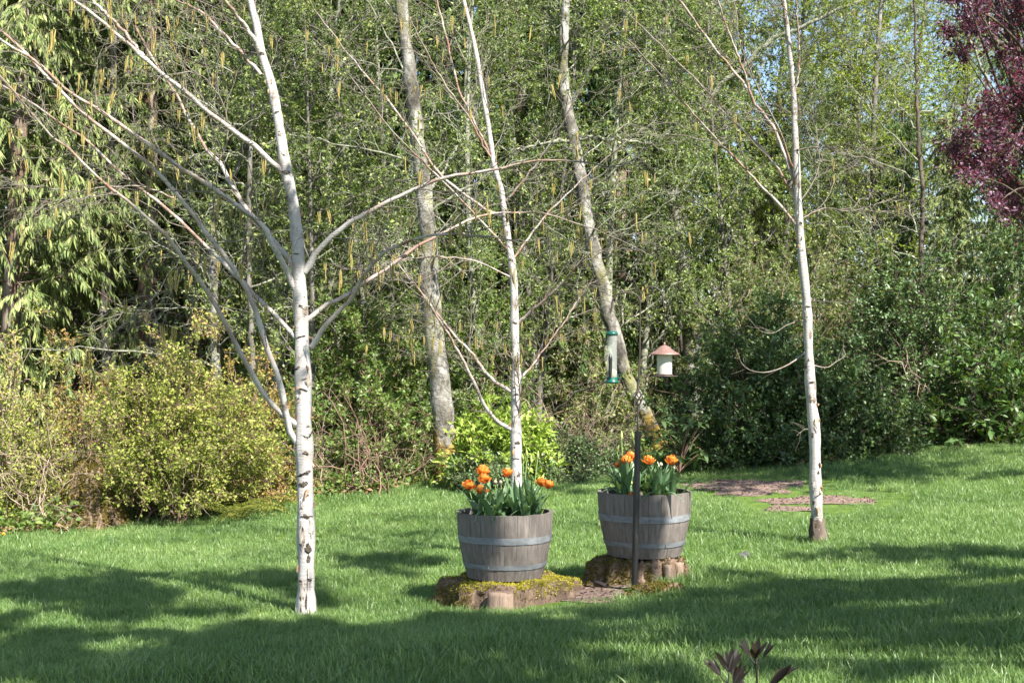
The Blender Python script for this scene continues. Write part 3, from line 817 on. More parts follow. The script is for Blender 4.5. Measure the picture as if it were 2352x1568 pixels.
p3 = gp(1880, 1248)
YB3 = p3[1]
birch('white birch standing alone on open lawn before the dark holly', None, YB3,
      [(1880, 1255, 30), (1877, 1190, 27), (1873, 1100, 27), (1871, 1000, 25), (1862, 900, 24), (1857, 800, 21), (1853, 700, 20), (1843, 600, 20), (1835, 500, 17), (1830, 400, 17),
       (1826, 300, 14), (1822, 200, 12), (1812, 100, 11), (1800, 0, 10), (1785, -120, 7), (1775, -300, 3)], YB3 - 0.3,
      [([(1832, 522), (1796, 478), (1767, 445), (1741, 419), (1693, 368), (1642, 316), (1590, 257), (1542, 206), (1506, 158), (1440, 90)], 8, 3, -0.5),
       ([(1829, 428), (1807, 368), (1785, 309), (1759, 272), (1730, 232), (1708, 191), (1678, 154), (1642, 114), (1598, 51), (1561, 0), (1510, -70)], 9, 4, 0.4),
       ([(1732, 236), (1708, 162), (1686, 107), (1664, 48), (1649, 0), (1630, -70)], 6, 4, -0.2),
       ([(1831, 465), (1792, 397), (1763, 355), (1723, 316), (1668, 262), (1620, 205), (1561, 147), (1487, 74), (1430, 20)], 7, 2.5, 0.7),
       ([(1823, 222), (1833, 176), (1835, 92), (1830, 37), (1828, -30)], 6, 4, -0.2),
       ([(1828, 400), (1790, 300), (1740, 200), (1700, 100), (1670, 0)], 5, 2, -0.6),
       ([(1838, 505), (1890, 480), (1950, 485), (2010, 470), (2060, 450)], 4, 1.5, 0.6),
       ([(1826, 345), (1870, 340), (1930, 345), (1990, 345)], 4, 1.5, -0.5),
       ([(1834, 470), (1876, 400), (1880, 330), (1860, 250)], 3, 1.5, 0.3)],
      13, 14, 18, 9,
      low_twigs=[([(1848, 697), (1875, 692), (1900, 693), (1947, 696)], 4, 1.5, -0.3), ([(1851, 808), (1818, 833), (1781, 850), (1745, 855), (1708, 841), (1690, 800)], 4.5, 1.5, -0.3),
                 ([(1866, 838), (1899, 844), (1921, 830), (1941, 817), (1936, 800)], 3.5, 1.5, 0.3), ([(1845, 736), (1810, 745), (1775, 765), (1740, 755), (1700, 700)], 3, 1.2, -0.4),
                 ([(1868, 990), (1850, 985), (1830, 1000)], 3, 1.2, -0.2)], dark_base=True,
      scars=[(1085, 0.3, 0.012, 0.014), (1130, 0.2, 0.02, 0.006), (1200, -0.6, 0.014, 0.04), (1000, -0.5, 0.012, 0.02), (880, 0.2, 0.016, 0.008), (700, 0.1, 0.02, 0.006), (515, 0.3, 0.015, 0.008), (1150, -0.7, 0.01, 0.02), (1060, 0.6, 0.008, 0.01)],
      flaps=[(1165, 0.2, 0.016, 0.035), (730, -0.4, 0.014, 0.05), (980, 0.1, 0.014, 0.05), (1110, -0.5, 0.012, 0.05)])

# ------------------------------------------------------------------ woodland behind: prototypes
def cedar_proto(seed, H, R, mat, nb=165, dens=34, droop=0.55, gap=0.35):
    rng = np.random.RandomState(seed)
    wood, fol = Acc(), Acc()
    z = np.linspace(0, H, 16)
    tp = np.column_stack([0.15 * np.sin(z * 0.3 + seed), 0.12 * np.cos(z * 0.25), z])
    tubes(wood, tp, np.linspace(0.19, 0.02, 16), 9)
    par = tp[None]
    br, t, L = grow(par, nb, gap / H, 0.97, R * 0.75, R * 1.15, 1.25, 1.6, 0.0, -droop, 9, rng, 0.03, 0.72)
    br[:, :, 2] += (L[:, None] * 0.30) * np.linspace(0, 1, 9)[None] ** 4   # tips turn up
    tubes(wood, br, np.linspace(0.022, 0.004, 9)[None] * (L / R)[:, None], 4)
    # second-order branchlets, flat along the branch
    b2, t2, L2 = grow(br, 11, 0.06, 1.0, 0.35, 0.85, 0.6, 1.2, -0.15, -0.55, 6, rng, 0.05, 0.45, 0.6)
    tubes(wood, b2[::2], np.linspace(0.006, 0.002, 6)[None] * np.ones((len(b2[::2]), 1)), 3)
    # hanging sprays along the branchlets
    p, tn = on_twigs(b2, dens, rng, 0.05)
    n = len(p)
    side = nrm(np.cross(tn, (0, 0, 1.0)) + 1e-6) * np.where(rng.rand(n, 1) < 0.5, -1, 1)
    d = tn * 0.55 + side * (0.55 * rng.rand(n, 1)) + np.array((0, 0, -0.95)) + rng.randn(n, 3) * 0.22
    nor = np.cross(d, tn) + rng.randn(n, 3) * 0.35
    leaves(fol, p, d, nor, 0.10 + 0.15 * rng.rand(n), 0.022 + 0.022 * rng.rand(n), 0.1, np.clip(rng.rand(n) * 0.75 + 0.25 * np.repeat(rng.rand(len(b2)), dens), 0, 1))
    root = empty('cedar_tree', (0, 0, 0), None, 'tree')
    obj('trunk', wood.mesh('trunk'), MAT['cedar_bark'], root)
    obj('crown', fol.mesh('crown'), mat, root, kind='stuff')
    return root

def broad_proto(seed, H, R, name, mat, bark, n_limb=26, n_sub=7, n_tw=6, k=6, leaf=0.07, lo=0.15, trunk_r=0.10, up=0.35, lean=0.3):
    rng = np.random.RandomState(seed)
    wood, fol = Acc(), Acc()
    z = np.linspace(0, H, 18)
    tp = np.column_stack([lean * np.sin(z * 0.35 + seed) , lean * np.cos(z * 0.3 + seed * 2) - lean * math.cos(seed * 2), z])
    tp[:, 0] -= tp[0, 0]
    tubes(wood, tp, np.linspace(trunk_r, 0.012, 18), 9)
    l1, t1, L1 = grow(tp[None], n_limb, lo, 0.98, R * 0.7, R * 1.2, 0.6, 1.25, up, -0.05, 9, rng, 0.10, 0.6)
    tubes(wood, l1, np.linspace(0.028, 0.007, 9)[None] * (L1 / R)[:, None], 5)
    l2, t2, L2 = grow(l1, n_sub, 0.15, 1.0, R * 0.25, R * 0.6, 0.5, 1.1, 0.1, -0.05, 6, rng, 0.12)
    tubes(wood, l2, np.linspace(0.009, 0.003, 6)[None] * np.ones((len(l2), 1)), 4)
    l3, t3, L3 = grow(l2, n_tw, 0.15, 1.0, R * 0.08, R * 0.26, 0.4, 1.1, 0.05, -0.1, 4, rng, 0.12)
    tubes(wood, l3, np.linspace(0.004, 0.002, 4)[None] * np.ones((len(l3), 1)), 3)
    p, tn = on_twigs(l3, k, rng, 0.2)
    n = len(p)
    leaves(fol, p + rng.randn(n, 3) * 0.02, tn * 0.5 + rng.randn(n, 3) * 0.6 + (0, 0, -0.15), rng.randn(n, 3) * 0.7 + (0, -0.1, 0.8), leaf * (0.6 + 0.7 * rng.rand(n)), leaf * (0.42 + 0.35 * rng.rand(n)), 0.2,
           np.clip(0.6 * rng.rand(n) + 0.4 * np.repeat(rng.rand(len(l3)), k), 0, 1))
    root = empty(name, (0, 0, 0), None, 'tree')
    obj('trunk', wood.mesh('trunk'), bark, root)
    obj('crown', fol.mesh('crown'), mat, root, kind='stuff')
    return root

cedars = [cedar_proto(21, 15, 2.9, MAT['cedar']), cedar_proto(22, 17, 3.2, MAT['cedar'], 165), cedar_proto(23, 16, 3.2, MAT['cedar_dark'], 165, 30)]
broads = [broad_proto(31, 11, 2.6, 'alder_tree', MAT['young'], MAT['lichen'], 32, 7, 6, 14, 0.064, 0.06, 0.10),
          broad_proto(32, 12, 3.0, 'maple_tree', MAT['lime'], MAT['pale_bark'], 32, 7, 6, 12, 0.070, 0.10, 0.11),
          broad_proto(33, 9, 2.2, 'young_maple_tree', MAT['young'], MAT['pale_bark'], 28, 7, 6, 14, 0.060, 0.06, 0.07)]
used = {}
def place(proto, u, Y, rz, sc, label, group, dz=0.0):
    x = (u - CU) / FV * Y
    loc = Vector((x, Y, float(G(x, Y)) - 0.05 + dz))
    if id(proto) not in used:
        used[id(proto)] = 1
        proto.location = loc; proto.rotation_euler = (0, 0, rz); proto.scale = (sc, sc, sc)
        proto['label'] = label; proto['group'] = group
        return proto
    return copy_tree(proto, loc, rz, sc, label, group)

g_c, g_b = 'cedars of the woodland edge', 'broadleaved trees of the woodland'
lab_c = 'drooping yellow green cedar behind the yellow green bush'
for (k, u, Y, sc) in ((0, 40, 21.0, 0.9), (1, 330, 22.5, 0.9), (0, 210, 25, 1.05), (1, -130, 23, 1.0), (1, 560, 26, 0.95), (0, 450, 24, 1.0), (1, 120, 27.5, 1.05), (0, 300, 29, 1.1), (1, -20, 30, 1.1)):
    place(cedars[k], u, Y, u * 0.37, sc, lab_c, g_c)
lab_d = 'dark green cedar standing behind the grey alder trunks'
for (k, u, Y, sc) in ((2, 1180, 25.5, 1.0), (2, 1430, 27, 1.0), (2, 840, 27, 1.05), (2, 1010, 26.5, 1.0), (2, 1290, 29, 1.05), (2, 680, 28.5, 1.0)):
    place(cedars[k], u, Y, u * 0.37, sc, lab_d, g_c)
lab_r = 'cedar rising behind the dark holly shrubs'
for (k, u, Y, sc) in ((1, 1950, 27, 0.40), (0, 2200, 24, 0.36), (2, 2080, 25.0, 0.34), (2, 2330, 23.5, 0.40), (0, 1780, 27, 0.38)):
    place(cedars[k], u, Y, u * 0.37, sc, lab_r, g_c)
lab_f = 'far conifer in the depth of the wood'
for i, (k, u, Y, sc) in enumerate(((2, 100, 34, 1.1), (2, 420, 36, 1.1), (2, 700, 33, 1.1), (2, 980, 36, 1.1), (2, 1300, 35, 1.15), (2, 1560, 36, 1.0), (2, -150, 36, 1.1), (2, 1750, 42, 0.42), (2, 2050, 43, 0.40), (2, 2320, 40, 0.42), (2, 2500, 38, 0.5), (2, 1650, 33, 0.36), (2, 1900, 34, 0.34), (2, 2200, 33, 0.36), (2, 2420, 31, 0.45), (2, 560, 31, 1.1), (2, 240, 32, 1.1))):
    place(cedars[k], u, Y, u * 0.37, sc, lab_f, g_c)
lab_y = 'fresh green leafed tree among the grey alder trunks'
for (k, u, Y, sc) in ((0, 800, 21.5, 0.95), (0, 900, 24, 0.9), (2, 1230, 23.5, 0.95), (0, 1400, 23, 0.9), (2, 640, 23.5, 1.0), (0, 1120, 21, 0.8), (2, 1235, 21.5, 0.8), (0, 1460, 24.0, 0.8), (2, 1690, 23.6, 0.8)):
    place(broads[k], u, Y, u * 0.71, sc, lab_y, g_b)
lab_n = 'slim young tree in fresh leaf before the mottled alder trunks'
for (k, u, Y, sc) in ((2, 860, 19.4, 0.75), (0, 1120, 19.6, 0.70), (2, 720, 18.9, 0.72), (0, 610, 20.2, 0.8)):
    place(broads[k], u, Y, u * 0.71, sc, lab_n, g_b)
lab_l = 'lime green leafed tree against the sky behind the lone birch'
for (k, u, Y, sc) in ((1, 1700, 28, 0.85), (1, 1960, 30, 0.85), (1, 2180, 27, 0.8), (1, 2050, 25, 0.85), (1, 1800, 26, 0.8), (0, 1930, 34, 1.0), (1, 1680, 34, 1.0), (1, 2120, 36, 1.05), (0, 1790, 38, 1.1), (0, 1850, 24.5, 0.55), (1, 2300, 31, 0.75), (0, 2070, 33, 0.62), (1, 1580, 32, 0.85)):
    place(broads[k], u, Y, u * 0.71, sc, lab_l, g_b)

# traced alders
def alder(label, px, Y, limbs, seed, y1=None, mat=None, base_z=None):
    rng = np.random.RandomState(seed)
    tp, tr = trace(px, Y, y1 or Y, 60)
    base = tp[0].copy()
    root = empty('alder_tree', base, label, 'tree')
    a = Acc()
    tr = tr * (1 + 0.05 * rng.randn(60)); tr[:4] *= (1.5, 1.3, 1.15, 1.05)
    tp = tp + np.column_stack([rng.randn(60), rng.randn(60), np.zeros(60)]) * 0.008
    tubes(a, tp, tr, 14, 0.5)
    obj('trunk', a.mesh('trunk', base), mat or MAT['alder'], root)
    ps = []
    for (lpx, w0, w1, dy) in limbs:
        lp, lr = trace(wpx(lpx, w0, w1), Y, Y + dy, 22)
        lp[1:] += rng.randn(21, 3) * 0.02
        a = Acc(); tubes(a, lp, lr, 7, rng.rand())
        obj('branch', a.mesh('branch', base), MAT['lichen'], root)
        ps.append(lp)
    l1, t1, L1 = grow(tp[None], 22, 0.3, 0.98, 1.0, 2.6, 0.8, 1.4, 0.1, -0.1, 12, rng, 0.07)
    for lp, L in zip(l1, L1):
        a = Acc(); tubes(a, lp, np.linspace(0.018, 0.005, 12) * L / 2, 5)
        obj('branch', a.mesh('branch', base), MAT['lichen'], root)
    allp = np.concatenate([l1] + ([np.array([resample(p, 12) for p in ps])] if ps else []))
    w = Acc()
    l2, _, _ = grow(allp, 7, 0.2, 1, 0.3, 0.9, 0.5, 1.1, 0.0, -0.1, 6, rng, 0.15)
    tubes(w, l2, np.linspace(0.006, 0.002, 6)[None] * np.ones((len(l2), 1)), 4)
    l3, _, _ = grow(l2, 5, 0.2, 1, 0.1, 0.35, 0.5, 1.1, 0.0, -0.15, 4, rng, 0.12)
    tubes(w, l3, np.linspace(0.003, 0.0015, 4)[None] * np.ones((len(l3), 1)), 3)
    obj('twigs', w.mesh('twigs', base), MAT['lichen'], root, kind='stuff')
    f = Acc()
    p, tn = on_twigs(l3, 4, rng, 0.3); n = len(p)
    leaves(f, p, tn * 0.5 + rng.randn(n, 3) * 0.6, rng.randn(n, 3) * 0.7 + (0, 0, 0.8), 0.03 + 0.035 * rng.rand(n), 0.02 + 0.022 * rng.rand(n), 0.2)
    obj('crown', f.mesh('crown', base), MAT['young'], root, kind='stuff')
    return root

YA = gp(1030, 1108)[1]
alder('pale mottled alder with orange moss at its foot behind the tulip barrels',
      [(1034, 1112, 60), (1022, 1000, 52), (1012, 900, 50), (1000, 800, 48), (990, 700, 46), (983, 560, 43), (975, 440, 38), (960, 330, 34), (945, 200, 32), (930, 80, 30), (920, -50, 28), (905, -250, 20), (890, -500, 10)], YA,
      [([(975, 450), (1010, 400), (1060, 330), (1120, 290)], 9, 4, 0.8), ([(985, 600), (940, 560), (880, 540)], 7, 3, -0.8)], 41)
YBb = 20.5
alder('leaning mottled alder behind the bird feeders',
      [(1522, 1055, 40), (1497, 986, 34), (1474, 937, 32), (1446, 885, 32), (1428, 834, 33), (1412, 770, 34), (1395, 710, 36), (1380, 640, 34), (1365, 580, 34), (1350, 520, 33), (1340, 450, 32), (1325, 370, 31),
       (1312, 300, 30), (1300, 230, 28), (1293, 160, 26), (1296, 90, 22), (1300, 0, 20), (1305, -150, 15), (1310, -400, 7)], YBb,
      [([(1320, 335), (1291, 322), (1240, 335), (1190, 340), (1137, 337)], 9, 4, -0.4), ([(1325, 320), (1394, 318), (1440, 322), (1490, 331), (1530, 350)], 9, 4, 0.4),
       ([(1300, 230), (1265, 260), (1220, 285), (1150, 320)], 7, 3, 0.6), ([(1360, 560), (1450, 520), (1530, 470), (1600, 400)], 6, 3, -0.5)], 42)
YC = 25.0
alder('grey alder with a dark limb slanting up towards the lone birch',
      [(1600, 1040, 46), (1592, 900, 45), (1588, 760, 44), (1565, 620, 40), (1550, 500, 38), (1545, 400, 36), (1535, 300, 32), (1525, 150, 28), (1520, 0, 24), (1515, -150, 18), (1510, -400, 8)], YC,
      [([(1545, 331), (1572, 294), (1616, 239), (1671, 180), (1715, 147), (1752, 107), (1800, 77), (1855, 55), (1910, 29), (1980, 0)], 17, 7, -0.6),
       ([(1560, 590), (1620, 520), (1660, 500), (1690, 560), (1700, 640), (1660, 690)], 8, 3, -0.9), ([(1580, 760), (1630, 700), (1680, 620), (1700, 540)], 7, 3, -0.9),
       ([(1540, 330), (1580, 250), (1610, 190), (1640, 180)], 7, 3, 0.5)], 43)
alder('pale trunk standing among the yellow green cedars', [(252, 1120, 30), (246, 820, 26), (242, 700, 26), (248, 560, 24), (250, 440, 22), (258, 250, 18), (262, 0, 14), (262, -200, 8)], 21.8, [], 44, mat=MAT['pale_bark'])
alder('thin pale trunk beside the white birch at the cedar edge', [(590, 1120, 14), (578, 800, 13), (572, 600, 12), (574, 400, 11), (580, 200, 9), (585, 0, 7), (585, -150, 4)], 18.6, [], 45, mat=MAT['pale_bark'])
alder('crooked tree with orange lichen among the left cedars', [(505, 1120, 20), (495, 800, 22), (488, 560, 22), (500, 450, 18), (540, 400, 10), (560, 340, 8), (600, 250, 5)], 19.2, [([(492, 560), (470, 500), (440, 470)], 8, 3, 0.3)], 46)
alder('slim dark sapling behind the holly and the plum tree', [(2135, 1060, 14), (2125, 800, 12), (2115, 600, 11), (2120, 450, 10), (2110, 330, 9), (2105, 200, 7), (2100, 0, 5), (2095, -150, 3)], 23.0, [([(2320, 330), (2270, 190), (2215, 70), (2185, 0), (2160, -80)], 8, 4, -0.4)], 47, mat=MAT['dark_bark'])

# ------------------------------------------------------------------ shrubs
def shrub(name, label, c, rx, ry, rz, ncl, npc, leaf, wid, mat, seed, bark='stem', clr=0.28, z0=0.0, cat='shrub', nstem=14, up=0.6, rndb=None, twig=True, top=1.0, gap=0.0, flatleaf=0.7, lumpy=0.16, tipc=0.0):
    """leafy clumps through an ellipsoid standing on the ground at c"""
    rng = np.random.RandomState(seed)
    root = empty(name, (c[0], c[1], float(G(c[0], c[1]))), label, cat)
    d = nrm(rng.randn(ncl, 3))
    r = rng.rand(ncl) ** 0.38
    lump = 1 + lumpy * np.sin(d[:, 0] * 5 + seed) * np.sin(d[:, 2] * 6 + seed * 2) + 0.75 * lumpy * rng.randn(ncl)
    cc = d * (r * lump)[:, None]
    cc[:, 2] = np.abs(cc[:, 2]) if z0 >= 0 else cc[:, 2]
    cen = cc * (rx, ry, rz); cen[:, 2] += z0
    cen[:, 2] = np.maximum(cen[:, 2], 0.05)
    # stems from the base
    w = Acc()
    ns = min(ncl, nstem * 6)
    s = np.linspace(0, 1, 8)[None, :, None]
    e = cen[:ns]
    st = np.column_stack([rng.randn(ns) * 0.12 * rx, rng.randn(ns) * 0.12 * ry, np.full(ns, -0.03)])
    mid = np.column_stack([e[:, 0] * 0.35, e[:, 1] * 0.35, e[:, 2] * 0.75])
    cur = (1 - s) ** 2 * st[:, None] + 2 * s * (1 - s) * mid[:, None] + s ** 2 * e[:, None]
    cur[:, 1:-1] += rng.randn(ns, 6, 3) * 0.025
    tubes(w, cur, np.linspace(0.014, 0.003, 8)[None] * (0.6 + 0.7 * rng.rand(ns, 1)), 5)
    out = nrm(cen + (0, 0, 0.3))
    # twigs in the clumps
    nt = 5
    td = nrm(np.repeat(out, nt, 0) * 0.5 + rng.randn(ncl * nt, 3) * 0.7 + (0, 0, up * 0.4))
    tl = clr * (0.6 + 0.8 * rng.rand(ncl * nt))
    p0 = np.repeat(cen, nt, 0) - td * tl[:, None] * 0.4
    ss = np.linspace(0, 1, 4)[None, :, None]
    tw = p0[:, None] + td[:, None] * tl[:, None, None] * 1.3 * ss + rng.randn(ncl * nt, 4, 3) * 0.012 + np.array((0, 0, -0.1)) * ss ** 2 * tl[:, None, None]
    tubes(w, tw, np.linspace(0.004, 0.0015, 4)[None] * np.ones((len(tw), 1)), 3)
    obj('stems', w.mesh('stems'), MAT[bark], root, kind='stuff')
    k = max(1, npc // nt)
    p, tn = on_twigs(tw, k, rng, 0.1); n = len(p)
    p = p + rng.randn(n, 3) * 0.02
    f = Acc()
    rn = np.clip(0.6 * rng.rand(n) + 0.4 * np.repeat(np.repeat(rng.rand(ncl), nt), k) + tipc * np.clip(p[:, 2] / rz - 0.55, 0, 1), 0, 1)
    leaves(f, p, tn * 0.6 + rng.randn(n, 3) * 0.55, rng.randn(n, 3) * flatleaf + np.repeat(np.repeat(out, nt, 0), k, 0) * 0.3 + (0, 0, up), leaf * (0.6 + 0.7 * rng.rand(n)), wid * (0.6 + 0.7 * rng.rand(n)), 0.16, rn)
    obj('foliage', f.mesh('foliage'), mat, root, kind='stuff')
    return root, p, tn, rn

def at(u, Y):
    return ((u - CU) / FV * Y, Y)

# yellow green bushes on the left
shrub('yellow_green_bush', 'large yellow green bush with bronze tips behind the mossy mound', at(410, 15.5), 1.02, 0.9, 1.62, 560, 72, 0.036, 0.027, MAT['bush_y'], 51, clr=0.24, z0=0.26, lumpy=0.22, tipc=0.25)
shrub('yellow_green_bush', 'yellow green bush at the wood edge with twiggy pink stems', at(-10, 16.0), 0.8, 0.8, 1.85, 400, 60, 0.036, 0.026, MAT['bush_y'], 52, clr=0.24, bark='dead', lumpy=0.28, tipc=0.55)
shrub('bronze_bush', 'bronze and gold leaved bush top behind the large yellow green bush', at(560, 16.6), 0.8, 0.7, 1.65, 200, 50, 0.038, 0.026, MAT['bush_o'], 53, clr=0.22)
shrub('bronze_bush', 'bronze tipped bush under the pale trunk among cedars', at(190, 17.0), 0.9, 0.6, 2.0, 170, 50, 0.038, 0.026, MAT['bush_o'], 54, clr=0.22)
# green understorey in the middle
shrub('salmonberry_shrub', 'fresh green understorey shrub between the white birch and mottled alder', at(850, 19.0), 1.3, 0.9, 2.5, 300, 70, 0.065, 0.038, MAT['green'], 55, clr=0.25)
shrub('salmonberry_shrub', 'green leaved shrub with reddish stems before the mottled alder', at(880, 17.6), 0.75, 0.5, 1.35, 150, 46, 0.055, 0.036, MAT['green'], 56, clr=0.22, nstem=22)
shrub('salmonberry_shrub', 'light green shrub behind the slender birch and tulips', at(1090, 19.5), 0.8, 0.7, 2.7, 220, 70, 0.065, 0.036, MAT['green'], 57, clr=0.25)
shrub('elderberry_shrub', 'bright pale green elder with drooping leaves beside the slender birch', at(1150, 16.75), 0.62, 0.40, 0.92, 150, 60, 0.10, 0.040, MAT['elder'], 58, clr=0.2)
shrub('salmonberry_shrub', 'green shrub at the wood edge behind the white birch', at(660, 17.0), 0.6, 0.5, 1.3, 130, 44, 0.06, 0.04, MAT['green'], 59, clr=0.22)
shrub('salmonberry_shrub', 'dull green thicket under the leaning alder', at(1370, 23.0), 1.0, 0.8, 2.0, 190, 36, 0.055, 0.035, MAT['young'], 60, clr=0.28, bark='dead')
shrub('evergreen_shrub', 'low dark small leaved shrub at the lawn edge behind the two barrels', at(1290, 17.0), 0.75, 0.5, 0.62, 170, 60, 0.040, 0.020, MAT['rhodo'], 61, clr=0.16, bark='dark_bark')
shrub('evergreen_shrub', 'small dark shrub nestled under the pale green elder', at(1120, 16.35), 0.45, 0.35, 0.42, 80, 50, 0.045, 0.022, MAT['rhodo'], 62, clr=0.15, bark='dark_bark')
# holly and laurel on the right
shrub('holly_shrub', 'broad dark glossy holly behind the lone birch', at(1745, 17.75), 1.15, 0.95, 1.95, 560, 70, 0.055, 0.034, MAT['holly'], 63, clr=0.24, bark='dark_bark')
shrub('holly_shrub', 'low spreading holly skirt at the edge of the open lawn', at(1930, 18.0), 0.95, 0.8, 1.2, 330, 66, 0.055, 0.034, MAT['holly'], 64, clr=0.22, bark='dark_bark')
shrub('holly_shrub', 'tall dark evergreen mass between holly and laurel', at(2080, 21.0), 1.2, 1.0, 2.8, 430, 60, 0.06, 0.036, MAT['holly'], 65, clr=0.28, bark='dark_bark')
shrub('evergreen_shrub', 'dark shadowy evergreen under the plum tree', at(2350, 21.0), 1.2, 1.0, 3.0, 380, 60, 0.065, 0.036, MAT['holly'], 66, clr=0.28, bark='dark_bark')
shrub('salmonberry_shrub', 'dull green thicket above the holly', at(1790, 21.5), 1.4, 0.9, 3.1, 330, 40, 0.06, 0.036, MAT['young'], 67, clr=0.3, bark='dead')

def leaf_blade_mesh(name, L, W, mat, curl=0.25, n=6):
    v = []
    for i in range(n + 1):
        s = i / n
        w = W * 0.5 * (math.sin(math.pi * min(1, s * 0.93 + 0.05)) ** 0.8)
        if i == n: w = 0.001
        z = -curl * L * s * s
        for q, zz in ((-1, 0.22 * w), (0, 0), (1, 0.22 * w)):
            v.append((L * s, q * w, z + zz))
    f = [(i * 3 + j, i * 3 + j + 1, (i + 1) * 3 + j + 1, (i + 1) * 3 + j) for i in range(n) for j in range(2)]
    me = mesh_from(name, np.array(v), [np.array(f)], np.full(len(v), 0.6))
    me.materials.append(mat)
    return me

def orient(d, nvec):
    x = Vector(d).normalized(); z = Vector(nvec)
    y = z.cross(x).normalized(); z = x.cross(y)
    return Matrix((x, y, z)).transposed().to_4x4()

def with_leaves(root, pts, dirs, me_list, rng, n, nrand=0.5, smin=0.7, smax=1.2):
    for k in range(min(n, len(pts))):
        o = obj('leaf', me_list[rng.randint(len(me_list))], None, root)
        s = smin + (smax - smin) * rng.rand()
        o.matrix_local = Matrix.Translation(Vector(pts[k])) @ orient(dirs[k] + rng.randn(3) * 0.35, rng.randn(3) * nrand + (0, -0.25, 0.9)) @ Matrix.Scale(s, 4)

# laurel with big single leaves
lr, lp_, lt_, _ = shrub('laurel_shrub', 'laurel with large light edged leaves at the right lawn edge', at(2260, 18.6), 0.95, 0.9, 1.75, 260, 26, 0.10, 0.045, MAT['laurel'], 71, clr=0.26, bark='dark_bark')
rng = np.random.RandomState(72)
sel = np.where(lp_[:, 1] < -0.15)[0]; rng.shuffle(sel)
lm = [leaf_blade_mesh('leaf', 0.15, 0.060, MAT['laurel'], c) for c in (0.1, 0.25, 0.4)]
with_leaves(lr, lp_[sel], lt_[sel], lm, rng, 220)

# rhododendron: whorls of long leaves
c = at(1560, 16.9)
rr = empty('rhododendron_shrub', (c[0], c[1], float(G(*c))), 'rhododendron with whorled leaves behind the second tulip barrel', 'shrub')
w = Acc()
rm = [leaf_blade_mesh('leaf', 0.17, 0.050, MAT['rhodo'], cc) for cc in (0.35, 0.6)]
rng = np.random.RandomState(73)
tips = []
for k in range(22):
    a_ = rng.rand() * 6.28; q = math.sqrt(rng.rand())
    tips.append((0.5 * q * math.cos(a_), 0.35 * q * math.sin(a_), 0.2 + 0.55 * rng.rand()))
for tpt in tips:
    tpt = np.array(tpt)
    s = np.linspace(0, 1, 6)[:, None]
    tubes(w, s * tpt * (1, 1, 0) * s + s * tpt * (0, 0, 1), np.linspace(0.012, 0.005, 6), 5)
    nl = rng.randint(8, 11)
    for j in range(nl):
        az = 6.28 * j / nl + rng.rand() * 0.3
        o = obj('leaf', rm[rng.randint(2)], None, rr)
        dd = (math.cos(az), math.sin(az), 0.25 + 0.3 * rng.randn())
        o.matrix_local = Matrix.Translation(Vector(tpt)) @ orient(dd, (0, 0, 1)) @ Matrix.Scale(0.75 + 0.4 * rng.rand(), 4)
obj('stems', w.mesh('stems'), MAT['stem'], rr, kind='stuff')

# bare brown brush
def brush(label, c, r, h, seed, n=26, mat='dead'):
    rng = np.random.RandomState(seed)
    root = empty('twiggy_brush', (c[0], c[1], float(G(*c))), label, 'brush')
    st = np.zeros((1, 4, 3)); st[0, :, 2] = np.linspace(-0.03, 0.1, 4)
    a = Acc()
    l1, _, _ = grow(st, n, 0, 1, h * 0.7, h * 1.2, 0.2, 1.1, 0.1, -0.25, 9, rng, 0.12, 0)
    l1[:, :, :2] += (rng.randn(n, 1, 2) * r * 0.4)
    tubes(a, l1, np.linspace(0.009, 0.003, 9)[None] * (0.5 + rng.rand(n, 1)), 4)
    l2, _, _ = grow(l1, 6, 0.2, 1, 0.2, 0.7, 0.5, 1.2, 0, -0.15, 6, rng, 0.12)
    tubes(a, l2, np.linspace(0.004, 0.0015, 6)[None] * np.ones((len(l2), 1)), 3)
    obj('stems', a.mesh('stems'), MAT[mat], root, kind='stuff')
    return root
brush('pinkish bare twigs below the yellow green bush', at(120, 15.6), 1.2, 1.4, 81, 30)
brush('tangle of bare brown stems under the leaning alder', at(1300, 18.8), 1.2, 1.3, 82, 36)
brush('reddish bare stems of a thicket left of the mottled alder', at(860, 17.2), 0.9, 1.2, 83, 26, 'stem')
brush('dry brown brush behind the white birch', at(700, 17.4), 1.2, 1.2, 84, 30)
brush('bare twigs tangled behind the pale green elder', at(1060, 17.6), 0.8, 1.0, 85, 26)
brush('bare brown twigs under the dark evergreens', at(2250, 19.2), 1.0, 1.5, 86, 26)

# leaf litter and low ground plants along the wood edge
rng = np.random.RandomState(91)
n = 26000
px_ = -8 + 18 * rng.rand(n)
py_ = y_edge(px_) + 0.02 + 5.5 * rng.rand(n) ** 1.6
f = Acc()
pp = np.column_stack([px_, py_, G(px_, py_) + 0.0 + 0.10 * rng.rand(n)])
leaves(f, pp, rng.randn(n, 3) * (1, 1, 0.35), rng.randn(n, 3) * 0.5 + (0, -0.2, 1), 0.04 + 0.07 * rng.rand(n), 0.03 + 0.03 * rng.rand(n), 0.25)
obj('leaf_litter', f.mesh('leaf_litter'), MAT['litter'], label='brown leaf litter along the wood edge', cat='leaf litter', kind='stuff')
n = 15000
px_ = -8 + 12 * rng.rand(n); py_ = y_edge(px_) + 0.0 + 3.0 * rng.rand(n) ** 1.5
hgt = 0.35 * (0.5 + 0.5 * np.sin(px_ * 3) * np.sin(py_ * 4 + px_)) + 0.05
pp = np.column_stack([px_, py_, G(px_, py_) + hgt * rng.rand(n)])
f = Acc()
leaves(f, pp, rng.randn(n, 3) * (1, 1, 0.5), rng.randn(n, 3) * 0.5 + (0, -0.2, 1), 0.05 + 0.05 * rng.rand(n), 0.03 + 0.03 * rng.rand(n), 0.2)
